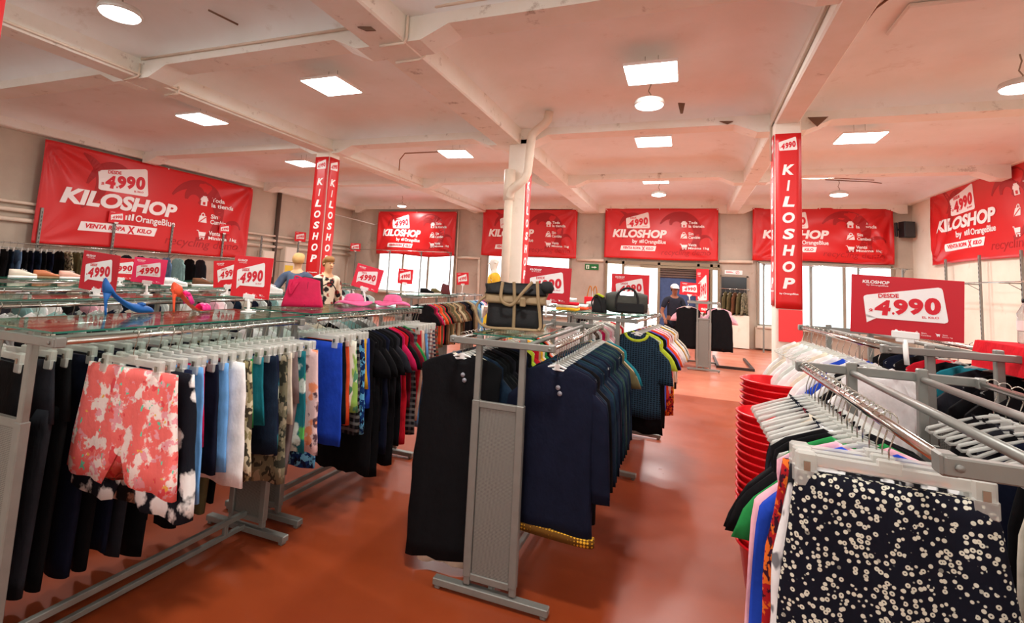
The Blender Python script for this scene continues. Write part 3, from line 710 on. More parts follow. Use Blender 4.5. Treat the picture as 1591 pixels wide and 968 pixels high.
# ================================================================== rack A, nearest on the left
A_X = -2.535
rack('A', A_X, 1.27, 2.6, 1.32, 'front left metal rack of shorts under a glass shelf with two high heels')
rack('A2', -2.6, 2.8, 4.25, 1.32, 'second left metal rack of black dresses, with pink handbag and hats on top')
rack('C', -.925, 2.64, 4.3, 1.31, 'center metal rack with perforated end panel, black dresses and navy tunics')
rack('B', -.62, 4.78, 6.15, 1.35, 'center metal rack behind the denim shirts, dark duffel bag on top', rz=R(-6))
rack('D', .745, 1.22, 2.5, 1.36, 'front right metal rack with chrome rails and the daisy print skirt', hw=.305, ph=.115)
rack('E', 1.16, 3.05, 4.45, 1.42, 'right metal rack with white tops and red cloth laid on it', hw=.32, ph=.13, rz=R(4))
rack('G', .36, 11.7, 12.9, 1.4, 'far metal rack with tall perforated panel standing near the entrance', hw=.32)
rack('A3', -4.26, 7.25, 8.75, 1.3, 'metal rack of tee shirts beside the middle column', rz=R(2))
rack('A4', -4.42, 8.95, 10.4, 1.3, 'metal rack of brown and blue shirts left of the purple dress', rz=R(2))
glass_top('A', 'glass shelf under the blue and the coral high heels', -.70, .68)
glass_top('A2', 'glass shelf under the pink handbag and pink sun hats')
glass_top('C', 'small dark glass shelf under the black and tan travel bag', -.83, -.05, .17)
glass_top('B', 'glass shelf under the dark grey duffel bag', -.6, .3)
glass_top('A3', 'glass shelf on the rack of tee shirts beside the middle column')

rail_fill('A', 1, [
    ('shorts', CORAL, 'wide coral floral shorts', 0.65, .28, .02), ('shorts', BWF, 'black and white floral shorts', 0.74, .33, .02),
    ('shorts', NVF, 'navy floral shorts', 0.64, .24), ('shorts', SKY, 'light blue swim shorts', 0.72, .22), ('shorts', CRI, 'crimson shorts', 0.50, .2), ('shorts', NVY, 'navy shorts', 0.67, .22), ('shorts', SKY, 'pale blue shorts', 0.64, .21), ('shorts', WHT, 'white shorts', 0.69, .26, .018),
    ('shorts', CAM, 'cream camouflage shorts', 0.74, .25), ('shorts', GRN, 'green shorts', 0.50, .2), ('shorts', TEA, 'teal shorts', 0.48, .2), ('shorts', DEN, 'dark denim shorts', 0.65, .23), ('shorts', NVF, 'dark blue leaf print shorts', 0.67, .22), ('shorts', CAM2, 'grey camouflage shorts', 0.79, .24),
    ('shorts', CRM, 'cream shorts', 0.53, .2), ('trousers', TAU, 'taupe cropped trousers', 0.84, .22), ('shorts', TEF, 'teal floral shorts', 0.71, .22), ('shorts', PKF, 'pink floral shorts', 0.76, .25), ('shorts', BLF, 'bright blue print shorts', 0.83, .22)],
    'front left rack aisle rail', 'shorts on the front left rack', .3, 1.26, .07)
rail_fill('A', -1, [('trousers', m_, w_, l_, .21) for m_, w_, l_ in ((BLK, 'black trousers', 1.2), (CHA, 'charcoal trousers', 1.18), (BLK, 'black wide trousers', 1.2), (NVY, 'dark navy trousers', 1.2), (BLK, 'black slim trousers', 1.1), (NVY, 'navy chino trousers', 1.16), (CHA, 'dark grey trousers', 1.15), (BLK, 'black straight trousers', 1.2), (TAU, 'taupe trousers', .98), (BLK, 'black formal trousers', 1.1), (CHA, 'grey formal trousers', 1.05), (OLV, 'dark olive trousers', 1.1), (BLK, 'black soft trousers', 1.06), (NVY, 'navy soft trousers', 1.0))],
    'front left rack wall-side rail', 'trousers on the front left rack', .1, 1.25, .12)
rail_fill('A2', 1, [
    ('shorts', ROY, 'royal blue shorts', 0.79, .22), ('shorts', BLK, 'black shorts', 0.64, .22), ('shorts', ORG, 'orange red shorts', 0.72, .2), ('shorts', LIMF, 'white and lime print shorts', 0.61, .23), ('shorts', GRID, 'black grid shorts', 0.79, .23), ('shorts', BLF, 'blue print shorts', 0.75, .22), ('shorts', YEL, 'yellow shorts', 0.46, .2), ('shorts', ROY, 'deep blue shorts', 0.61, .21),
    ('dress', BLK, 'long black dress', 1.06, .22), ('tee', BLK, 'black tunic', .86, .22), ('dress', BLK, 'black sleeveless dress', 1.1, .22), ('tee', BLK, 'black tee shirt', .8, .22), ('dress', NVY, 'dark navy dress', 1.04, .22), ('tee', BLK, 'black wide tee shirt', .84, .22), ('dress', BLK, 'black jersey dress', 1.08, .22), ('tee', CHA, 'charcoal tee shirt', .8, .22), ('dress', BLK, 'black slip dress', 1.05, .21), ('tee', CRI, 'crimson tee shirt', .72, .21), ('dress', REDC, 'red dress', 1.0, .21), ('tee', BLK, 'black loose tee shirt', .8, .22), ('tee', MRN, 'maroon tee shirt', .74, .21), ('dress', GRID, 'black patterned dress', .98, .21),
    ('tee', GRN, 'green tee shirt', .66, .2), ('trousers', REDC, 'red cropped trousers', .8, .2), ('trousers', SAT, 'shiny cream trousers', .88, .22), ('trousers', BRN, 'brown trousers', .84, .2), ('trousers', SKY, 'light blue trousers', .98, .2), ('trousers', PLR, 'pale plaid trousers', .84, .22), ('trousers', PLB, 'grey plaid trousers', .8, .22), ('trousers', PLO, 'brown plaid trousers', .78, .22)],
    'second left rack aisle rail', 'clothes on the second left rack', .04, 1.42, .07)
rail_fill('A2', -1, [('tee', m_, w_, .72, .21) for m_, w_ in ((WHT, 'white tee shirt'), (PALE, 'pale green tee shirt'), (GRY, 'grey tee shirt'), (WHT, 'white cotton top'), (CRM, 'cream top'), (BLK, 'black top'), (WHT, 'plain white top'), (MINT, 'mint top'), (GRY, 'heather grey top'), (WHT, 'bright white top'))],
    'second left rack wall-side rail', 'tops on the second left rack', .1, 1.35, .1)

# ---- centre rack
def slot_sticker(o):
    q = MB(); q.disc = None
    for dz in (0, .03): q.loft([[(.015 + dz * .35 + .013 * math.cos(a * .628), y, -.225 - dz + .013 * math.sin(a * .628)) for a in range(10)] for y in (-.0205, -.0235)], 0)
    q.build('security_tag', mat('grey security tag', (150, 150, 158), .4), o)['label'] = 'grey round security tag'
C_ = RACKS['C']
def at(key, side, yl): r = RACKS[key]; return tuple(r['m'] @ Vector((side * (r['hw'] - .012), -r['L'] / 2 + yl, r['zb'] + .0125)))
garment('dress', BLK, at('C', -1, .13), 'long black sleeveless dress with security tag, nearest on center rack left rail', 'black clothes on the center rack', 1.24, .24, .022, R(10), HANGW, slot_sticker)
garment('dress', CRM, at('C', -1, .17), 'cream lined dress showing its pale hem below the long black dress', 'black clothes on the center rack', 1.285, .2, .014, R(6))
rail_fill('C', -1, [('jacket', m_, w_, l_, .225) for m_, w_, l_ in ((DEN, 'dark denim jacket', 1.0), (BLK, 'black wool jacket', .9), (BLK, 'black blazer', .8), (BLK, 'black long jacket', .95), (CHA, 'charcoal blazer', .8), (BLK, 'plain black jacket', .82), (BLK, 'black fitted blazer', .78), (BLK, 'black soft jacket', .8), (NVY, 'navy blazer', .8), (BLK, 'black cotton jacket', .8))] +
    [('tee', m_, w_, .72, .2) for m_, w_ in ((MRN, 'maroon top'), (LIM, 'lime green top'), (OLV, 'olive top'), (REDC, 'red top'), (TAN, 'tan top'), (YEL, 'mustard top'), (CRM, 'cream top'), (GRN, 'green top'), (BLK, 'black top'), (ORG, 'orange top'), (WHT, 'white top'), (SAND, 'sand coloured top'))],
    'center rack left rail', 'clothes on the center rack left rail', .22, 1.58, .08, start=2)
def gold_hem(o):
    q = MB(); rn = (30, 1, 1, 0); q.loft([[(1.03 * x, 1.0 * y, z - .03 * x) for x, y, z in ringpts(0, zz, .222, .0415, 28, .0, 0, rn)] for zz in (-.985, -.945)]); q.build('gold_hem', C('trim', (232, 176, 50), (96, 62, 20)), o)['label'] = 'gold embroidered hem band'
    slot_sticker(o)
garment('shirt', NVY, at('C', 1, .12), 'navy tunic with gold embroidered hem, nearest on center rack right rail', 'navy and denim on the center rack', .98, .215, .022, R(-2), HANGW, gold_hem)
rail_fill('C', 1, [('shirt', m_, w_, l_, .205) for m_, w_, l_ in ((NVY, 'navy long sleeved tunic', .98), (DEN, 'dark denim shirt', .9), (BLK, 'black fringed shawl top', 1.0), (DEN, 'indigo denim shirt', .86), (DEN2, 'blue green denim shirt', .84), (BLK, 'black shirt', .84), (DEN, 'washed dark denim shirt', .86), (DEN2, 'teal denim shirt', .84), (DEN, 'deep blue denim shirt', .82), (NVY, 'navy shirt', .82), (DEN2, 'faded teal denim shirt', .84), (DEN, 'dark stitched denim shirt', .82), (DENG, 'green grey denim shirt', .82), (DEN2, 'petrol denim shirt', .8), (DEN, 'dark plain denim shirt', .82), (DENG, 'forest green shirt', .8), (DEN2, 'sea green denim shirt', .8), (DENG, 'dull green shirt', .8), (DEN, 'old denim shirt', .8), (DEN2, 'dusty teal shirt', .8))] +
    [('tee', OLV, 'olive tee shirt', .74, .21), ('tee', SAND, 'sand coloured tee shirt', .7, .21), ('tee', TEA, 'teal short sleeved shirt', .76, .22)],
    'center rack right rail', 'navy and denim on the center rack', .17, 1.6, .05, start=1)

# ---- rack B behind it
def lime_collar(o):
    q = MB(); p = []
    for k in range(13):
        a = math.pi * (k / 12); p.append((.1 * math.cos(a), -.012, -.125 - .06 * math.sin(a)))
    q.tube(p, .014, 6, 0, False, .5); q.build('collar', LIM, o)['label'] = 'lime green collar'
garment('knit', KNT, at('B', 1, .06), 'dark teal openwork knit top with lime collar, nearest on its rail', 'clothes on the rack behind the denim', .84, .2, .02, R(-14), HANGW, lime_collar)
rail_fill('B', 1, [('tank', BLK, 'long black top', .98, .22), ('tee', LIM, 'lime green tee shirt', .86, .2), ('tee', BLK, 'black tee shirt', .94, .22), ('tee', IND, 'periwinkle blue tee shirt', .8, .22), ('tee', REDC, 'red tee shirt', .86, .21), ('tee', ORG, 'coral tee shirt', .76, .21), ('tee', WHT, 'white tee shirt', .7, .21), ('tee', MAG, 'magenta tee shirt', .8, .21), ('tee', WHT, 'white shirt', .72, .21), ('dress', REF, 'red floral dress', .98, .2), ('tee', WHT, 'plain white tee shirt', .7, .21), ('tee', CHA, 'charcoal tee shirt', .74, .21), ('tee', YEL, 'yellow tee shirt', .86, .2), ('tee', WHT, 'clean white top', .7, .21), ('tee', NVY, 'navy top', .74, .2), ('tee', CRM, 'cream top', .7, .21)],
    'rail behind the denim shirts', 'clothes on the rack behind the denim', .14, 1.32, .08, R(-4), start=1)
rail_fill('B', -1, [('tee', m_, w_, .7, .2) for m_, w_ in ((WHT, 'white top'), (BLK, 'black top'), (WHT, 'white cotton shirt'), (CRI, 'crimson trimmed top'), (CRM, 'cream top'), (WHT, 'crisp white top'), (PNK, 'pale pink top'), (WHT, 'white jersey top'), (GRY, 'grey top'), (WHT, 'white blouse'), (CRM, 'ivory blouse'), (REDC, 'red blouse'), (WHT, 'soft white blouse'))],
    'duffel bag rack left rail', 'tops on the duffel bag rack', .08, 1.3, .1, R(-4))

# ---- front right rack D
r = RACKS['D']
garment('skirt', DAI, at('D', -1, .29), 'black skirt with small white daisies on clip hanger, nearest of all', 'clothes on the front right rack', .95, .195, .022, R(-3))
garment('skirt', BWB, at('D', -1, .335), 'white skirt with black brush strokes behind the daisy skirt', 'clothes on the front right rack', .95, .205, .014, R(0))
garment('skirt', REF, at('D', -1, .375), 'red orange floral skirt, third from near end of front right rail', 'clothes on the front right rack', .92, .215, .014, R(0))
rail_fill('D', -1, [('shirt', ROY, 'royal blue blouse', .95, .2), ('shirt', PNK, 'pale pink blouse', .7, .21), ('tee', GRN, 'bright green blouse', .4, .19), ('tee', BLK, 'long black blouse', 1.0, .21), ('tee', BLK, 'black draped blouse', .8, .2)] + [('tank', m_, w_, l_, w2) for m_, w_, l_, w2 in ((WHT, 'white blouse', .6, .15), (NVY, 'navy blouse', .7, .15), (BLK, 'black vest', .7, .15), (CRM, 'cream blouse', .6, .15), (BLK, 'plain black blouse', .7, .15), (MRN, 'maroon blouse', .7, .15), (BLK, 'thin black blouse', .7, .15), (NVY, 'dark blue blouse', .7, .15), (BLK, 'soft black blouse', .7, .15), (CHA, 'charcoal blouse', .6, .15), (BLK, 'faded black blouse', .7, .15))],
    'front right rack aisle rail', 'clothes on the front right rack', .43, 1.18, .08, R(3), start=3)
rail_fill('D', 1, [('tank', m_, w_, .7, .16) for m_, w_ in ((BLK, 'black top'), (CHA, 'charcoal top'), (BLK, 'dark top'), (NVY, 'navy top'), (BLK, 'deep black top'), (ROY, 'blue top'), (BLK, 'black cotton top'), (CRM, 'cream top'), (BLK, 'black plain top'), (NVY, 'dark navy top'), (BLK, 'black ribbed top'), (CHA, 'grey black top'), (BLK, 'black thin top'), (BLK, 'black wide top'))],
    'front right rack inner rail', 'clothes on the front right rack inner rail', .2, 1.2, .12)
# ---- rack E
rail_fill('E', -1, [('tee', m_, w_, .72, .165, .02) for m_, w_ in ((WHT, 'white tee shirt'), (BLK, 'black tee shirt'), (WHT, 'white cotton tee shirt'), (ROY, 'royal blue tee shirt'), (WHT, 'plain white tee shirt'), (WHT, 'loose white tee shirt'), (CRM, 'cream tee shirt'), (WHT, 'long white tee shirt'), (WHT, 'clean white tee shirt'), (PALE, 'pale grey tee shirt'), (WHT, 'soft white tee shirt'), (WHT, 'wide white tee shirt'), (CRM, 'ivory tee shirt'), (WHT, 'old white tee shirt'))],
    'left rail behind the big price sign', 'white tops behind the big price sign', .08, 1.34, .12)
rail_fill('E', 1, [('jacket', m_, w_, .8, .2) for m_, w_ in ((BLK, 'black jacket'), (BLK, 'black coat'), (CHA, 'charcoal jacket'), (TEA, 'teal trimmed jacket'), (BLK, 'black soft coat'), (REDC, 'red jacket'), (BLK, 'black wool coat'), (NVY, 'navy coat'), (BLK, 'plain black coat'))],
    'rail under the red cloth', 'jackets under the red cloth', .1, 1.3, .1)
# ---- far rack near the entrance
rail_fill('G', -1, [('dress', BLK, 'black dress', .98, .24), ('tee', PNK, 'pink top', .7, .24), ('dress', BLK, 'black long dress', .98, .22), ('tee', CRM, 'cream top', .7, .22), ('dress', CHA, 'charcoal dress', .9, .22)], 'far panel rack left rail', 'clothes on the far panel rack', .06, .8, .06)
rail_fill('G', 1, [('tank', BLK, 'black sleeveless dress', 1.0, .25), ('tee', PNK, 'coral pink top', .74, .24), ('dress', REDC, 'red dress', .9, .2), ('dress', BLK, 'plain black dress', 1.0, .24), ('tee', CRM, 'cream blouse', .7, .22)], 'far panel rack right rail', 'clothes on the far panel rack', .06, .8, .06)
# ---- tee shirt racks by the middle column
rail_fill('A3', 1, [('tee', m_, w_, .8, .21) for m_, w_ in ((BLK, 'black tee shirt'), (MRN, 'maroon tee shirt'), (CRI, 'crimson tee shirt'), (CAM2, 'camouflage shirt'), (ORG, 'rust orange shirt'), (OLV, 'olive shirt'), (REDC, 'red shirt'), (BLK, 'black shirt'), (BRN, 'brown shirt'), (BRW, 'brown striped shirt'), (OLV, 'khaki shirt'), (TAN, 'tan shirt'), (CAM2, 'grey camouflage shirt'), (BRN, 'dark brown shirt'), (SAND, 'sand shirt'), (BRW, 'striped khaki shirt'), (OLV, 'dull olive shirt'), (BRN, 'chestnut shirt'))],
    'tee shirt rack by the middle column', 'shirts on the tee shirt rack', .06, 1.44, .08, R(8))
rail_fill('A4', 1, [('shirt', m_, w_, .8, .21) for m_, w_ in ((CHA, 'charcoal shirt'), (NVY, 'navy shirt'), (BLK, 'black shirt'), (BRW, 'brown striped shirt'), (SAND, 'sand shirt'), (DENL, 'light denim shirt'), (MINT, 'mint shirt'), (SKY, 'sky blue shirt'), (NVY, 'dark blue shirt'), (SKY, 'pale blue shirt'), (WHT, 'white shirt'), (PNK, 'pink shirt'))] + [('dress', PUR, 'purple dress', .85, .24), ('tee', CRI, 'hot pink top', .6, .24)],
    'shirt rack near the purple dress', 'shirts on the rack near the purple dress', .06, 1.42, .08, R(8))
# ---- rows of racks further left, seen as a band of hangers and glass
rows = [('H1', -4.25, 1.7, 3.2, 1.32, 'second row'), ('H2', -4.35, 3.45, 5.0, 1.32, 'second row'), ('I1', -5.9, 2.6, 4.2, 1.32, 'third row'), ('I2', -5.9, 4.4, 6.0, 1.32, 'third row'), ('J1', -7.6, 3.6, 5.2, 1.32, 'fourth row'), ('J2', -7.6, 5.5, 7.1, 1.32, 'fourth row'), ('K1', -9.4, 5.0, 6.6, 1.32, 'fifth row'), ('K2', -6.2, 7.2, 8.7, 1.32, 'row near the red column'), ('K3', -8.2, 9.2, 10.8, 1.32, 'row behind the red column')]
place = {'H1': 'front metal rack of second row from the aisle, pink sign on glass', 'H2': 'rear metal rack of second row from the aisle', 'I1': 'front metal rack of third row from the aisle', 'I2': 'rear metal rack of third row from the aisle', 'J1': 'front metal rack of fourth row from the aisle', 'J2': 'rear metal rack of fourth row from the aisle', 'K1': 'metal rack with shoes nearest the pipe lined wall', 'K2': 'metal rack right beside the red column on the left', 'K3': 'metal rack behind the red column on the left'}
WH = {'H1': 'front rack of second left row', 'H2': 'rear rack of second left row', 'I1': 'front rack of third left row', 'I2': 'rear rack of third left row', 'J1': 'front rack of fourth left row', 'J2': 'rear rack of fourth left row', 'K1': 'rack by the pipe lined wall', 'K2': 'rack beside the left red column', 'K3': 'rack behind the left red column'}
pal = [(WHT, 'white'), (PALE, 'pale green'), (BLK, 'black'), (CRM, 'cream'), (WHT, 'bright white'), (GRY, 'grey'), (CHA, 'charcoal'), (PNK, 'pale pink'), (NVY, 'navy'), (WHT, 'plain white'), (DEN, 'denim'), (MINT, 'mint')]
for k, (key, x, y0, y1, zb, nm) in enumerate(rows):
    rack(key, x, y0, y1, zb, place[key], panel_=False)
    glass_top(key, 'glass shelf on ' + place[key][place[key].index('metal rack'):] if key[0] == 'K' else 'glass shelf on ' + place[key])
    nn = {'H': 14, 'I': 12, 'J': 9, 'K': 9}[key[0]]; wh = WH[key]
    rnd = random.Random(k); it = []
    for i in range(nn):
        m_, w_ = pal[(i * 5 + k * 3) % len(pal)]; it.append(('tee' if key[0] != 'H' or i % 2 else 'dress', m_ if key[0] != 'H' or i % 2 else (BLK, NVY, CHA)[i % 3], (w_ if key[0] != 'H' or i % 2 else ('black', 'navy', 'charcoal')[i % 3]) + (' tee shirt' if key[0] != 'H' or i % 2 else ' added long dress'), .72 if key[0] != 'H' or i % 2 else 1.15, .2))  # long dark dresses on the H racks are added to darken the floor there
    rail_fill(key, 1, it, wh, 'tops on the left rows of racks', .08, None, .12)
rail_fill('H1', -1, [('tee', *pal[(i * 7) % 12], .72, .2)[:2] + (pal[(i * 7) % 12][1] + ' shirt', .72, .2) for i in range(10)], 'wall side of front second row rack', 'tops on the left rows of racks', .08, None, .12)
# far racks in the middle
rack('M1', -1.95, 8.6, 10.0, 1.25, 'far metal rack of white and denim tops behind the travel bag', panel_=False)
rail_fill('M1', 1, [('tee', *pal[(i * 5 + 2) % 12], .7, .2)[:2] + (pal[(i * 5 + 2) % 12][1] + ' tee shirt', .7, .2) for i in range(12)], 'far rack behind the travel bag', 'tops on the far rack behind the travel bag', .06, None, .1)
rack('M2', -1.5, 6.7, 8.1, 1.25, 'far metal rack of white and denim shirts behind the duffel bag', panel_=False)
rail_fill('M2', 1, [('shirt', *pal[(i * 7 + 4) % 12], .7, .2)[:2] + (pal[(i * 7 + 4) % 12][1] + ' shirt', .7, .2) for i in range(12)], 'far rack behind the duffel bag', 'shirts on the far rack behind the duffel bag', .06, None, .1)
# ================================================================== banners
BRED = mat('banner red', (208, 30, 32), .38, 0, .45)
BHOT = mat('banner light red', (240, 52, 40), .38, 0, .45)
BMATS = [BRED, WHITE, FIGRED, MAROON, BHOT]
def curl(p, cx, cy, r, a0, a1, w0, w1, mi, layer, blob=True):
    pts, ws = [], []
    for k in range(25):
        t = k / 24; a = R(a0 + (a1 - a0) * t); rr = r * (1 - .25 * t); pts.append((cx + rr * math.cos(a) * 1.0, cy + rr * math.sin(a))); ws.append(w0 + (w1 - w0) * math.sin(math.pi * min(1, t * 1.1)) if t < .9 else w0 + (w1 - w0) * .15)
    p.strip(pts, ws, mi, layer)
    if blob: p.disc(pts[-1][0], pts[-1][1] + w1 * .4, w1 * 1.25, mi, layer)
def banner(label, o, ux, n, w, h, seed, sag=.03, crease=.02, group='wide red shop banners'):
    """o = lower left corner, ux = direction along the banner, n = towards the room"""
    rnd = random.Random(seed); ph = [rnd.uniform(0, 6.28) for _ in range(6)]; o = Vector(o); ux = Vector(ux); n = Vector(n)
    amp = [rnd.uniform(.3, 1) for _ in range(4)]
    def d(x, y):
        u, v = x / w, y / h; s_ = 0
        for i, (cx, cy) in enumerate(((0, 1), (1, 1), (1, 0), (0, 0))):
            dx, dy = (u - cx) * w, (v - cy) * h; r = math.hypot(dx, dy) + .02; th = math.atan2(abs(dy), abs(dx))
            s_ += amp[i] * math.exp(-r / 1.1) * math.sin(th * 13 + ph[i]) * min(1, r / .25)
        return crease * s_ + .012 * math.sin(u * 9 + ph[4] + v * 3) + .008 * math.sin(v * 8 + u * 4 + ph[5])
    def fn(x, y, l):
        v = y / h; yy = y - sag * math.sin(math.pi * x / w) * (1 - v) * .6 + sag * .6 * math.sin(ph[1] + 7 * x / w) * (1 - v)
        return o + ux * x + Vector((0, 0, 1)) * yy + n * (.03 + d(x, y) + l)
    b = MB(); nx, ny = int(w * 16), int(h * 16)
    vs = [fn(w * i / nx, h * j / ny, 0) for j in range(ny + 1) for i in range(nx + 1)]; k = nx + 1
    b.add(vs, [(j * k + i, j * k + i + 1, (j + 1) * k + i + 1, (j + 1) * k + i) for j in range(ny) for i in range(nx)], 0, True)
    p = Print()
    curl(p, .67 * w, .50 * h, .40 * h, 150, -85, .012 * h, .085 * h, 3, 1, False)
    curl(p, .655 * w, .70 * h, .12 * h, 190, -40, .02 * h, .06 * h, 3, 1, False)
    curl(p, .28 * w, .62 * h, .30 * h, 175, 40, .01 * h, .05 * h, 3, 1, False)
    curl(p, .10 * w, .62 * h, .34 * h, 75, -60, .008 * h, .06 * h, 3, 1, False)
    curl(p, .24 * w, .78 * h, .09 * h, 230, 30, .01 * h, .05 * h, 3, 1, False)
    curl(p, .90 * w, .34 * h, .15 * h, 240, 20, .008 * h, .035 * h, 3, 1, False)
    p.text('recycling demo', .52 * w, .07 * h, .42 * w, .13 * h, 3, 1, .0, .2)
    bubble(p, .195 * w, .60 * h, .222 * w, .33 * h, 1, 2, 2, False)
    p.text('KILOSHOP', .075 * w, .415 * h, .49 * w, .165 * h, 1, 3, .045, .18)
    p.text('by', .26 * w, .285 * h, .045 * w, .1 * h, 1, 3, .02)
    for k_ in range(3): p.rect((.325 + .014 * k_) * w, .315 * h, .009 * w, (.05 + .012 * k_) * h, 1, 3)
    p.text('OrangeBlue', .37 * w, .285 * h, .19 * w, .1 * h, 1, 3, .018)
    p.quad(((.15 * w, .155 * h), (.465 * w, .165 * h), (.475 * w, .265 * h), (.158 * w, .25 * h)), 1, 2, .02)
    p.text('VENTA ROPA', .175 * w, .185 * h, .16 * w, .05 * h, 2, 3, .035, .15); p.text('X', .345 * w, .165 * h, .03 * w, .085 * h, 2, 3, .04); p.text('KILO', .385 * w, .187 * h, .065 * w, .05 * h, 2, 3, .035, .15)
    for i, (a_, c_) in enumerate((('Toda', 'la tienda'), ('Sin', 'Cambio'), ('Venta', 'Minima 1kg'))):
        y = (.635 - .215 * i) * h
        p.icon(i, .685 * w, y, .12 * h, 1, 0, 2)
        p.text(a_, .752 * w, y + .065 * h, (.075, .042, .07)[i] * w, .055 * h, 1, 3, .02); p.text(c_, .752 * w, y - .005 * h, (.135, .1, .175)[i] * w, .055 * h, 1, 3, .02)
    p.lay(b, fn, .0045)
    for (x, y) in ((.03, h - .03), (w - .03, h - .03), (w * .5, h - .02)):  # eyelets
        c = fn(x, y, .004); b.loft([[tuple(c + (ux * math.cos(a * .785) + Vector((0, 0, 1)) * math.sin(a * .785)) * .018 + n * dd) for a in range(8)] for dd in (0, .004)], 1)
    o_ = b.build('wall_banner', BMATS); sm = o_.modifiers.new('edge', 'SOLIDIFY'); sm.thickness = .004; sm.offset = -1
    return tag(o_, label, 'banner', group)
banner('longest red banner, hung on the pipe lined left wall', (XL + .16, 6.45, 1.93), (0, 1, 0), (1, 0, 0), 5.6, 2.2, 1, .05, .075)
banner('red banner over the left three pane window', (-11.58, YB - .13, 2.45), (1, 0, 0), (0, -1, 0), 3.46, 1.7, 2, .06, .05)
banner('red banner half hidden behind the middle column', (-7.05, YB - .13, 2.55), (1, 0, 0), (0, -1, 0), 3.52, 1.67, 3, .04, .035)
banner('red banner directly above the entrance door', (-2.58, YB - .13, 2.6), (1, 0, 0), (0, -1, 0), 3.5, 1.66, 4, .015)
banner('creased red banner behind the red wrapped column', (1.88, YB - .13, 2.7), (1, 0, 0), (0, -1, 0), 3.54, 1.58, 5, .05, .09)
banner('red banner on the cream right wall', (XR - .03, 16.15, 2.63), (0, -1, 0), (-1, 0, 0), 5.2, 1.84, 6, .03, .07)
# column wraps
def wrap(label, o, ux, n, w, z0, z1, piece=None):
    o = Vector(o); ux = Vector(ux); n = Vector(n); h = z1 - z0
    fn = lambda x, y, l: o + ux * x + Vector((0, 0, z0 + y)) + n * (.008 + l + .004 * math.sin(y * 5 + x * 9) * (1 if l >= 0 else 0))
    b = MB(); N_ = 24
    vs = [fn(w * i / 4, h * j / N_, 0) for j in range(N_ + 1) for i in range(5)]
    b.add(vs, [(j * 5 + i, j * 5 + i + 1, (j + 1) * 5 + i + 1, (j + 1) * 5 + i) for j in range(N_) for i in range(4)], 0, True)
    p = Print(); bubble(p, .13 * w, h - .16 * h / 1.6, .72 * w, .085 * h / 1.6 * 1.5, 1, 2, 1, False, .14, False)
    for i, ch in enumerate('KILOSHOP'):
        ww = .13 if ch == 'I' else .46
        p.text(ch, (.5 - ww / 2) * w, h - .53 - .07 - .229 * i, ww * w, .15, 1, 2, .04, .16)
    p.text('by OrangeBlue', .15 * w, .19, .7 * w, .03, 1, 2, .02)
    p.lay(b, fn, .0015)
    o_ = b.build('column_banner', BMATS); sm = o_.modifiers.new('edge', 'SOLIDIFY'); sm.thickness = .003; sm.offset = -1
    return tag(o_, label, 'banner', 'tall red column banners')
wrap('tall red lettered banner on front of the right column', (1.165, 8.1, 0), (1, 0, 0), (0, -1, 0), .325, 1.47, 3.95)
wrap('narrow red lettered banner on left flank of the right column', (1.16, 8.42, 0), (0, -1, 0), (-1, 0, 0), .3, 1.5, 3.95)
wrap('tall red lettered banner on front of the left column', (-7.305, 8.45, 0), (1, 0, 0), (0, -1, 0), .34, 1.4, 4.02)
wrap('tall red lettered banner on right flank of the left column', (-6.96, 8.46, 0), (0, 1, 0), (1, 0, 0), .32, 1.4, 4.02)
wrap('red lettered banner on the middle column beside the drain pipe', (-2.68, 8.51, 0), (0, 1, 0), (1, 0, 0), .32, 1.3, 3.9)
wrap('red banner on the column at the top left corner of the view', (-2.78, .85, 0), (0, 1, 0), (1, 0, 0), .33, 1.4, 3.95)
q = MB(); q.prism([(1.2, 1.02), (1.46, 1.02), (1.49, 1.12), (1.485, 1.46), (1.2, 1.46)], 8.085, 8.09); tag(q.build('paper_sheet', mat('pale red sheet', (240, 70, 72), .6)), 'plain red sheet pasted below the right column banner', 'poster')
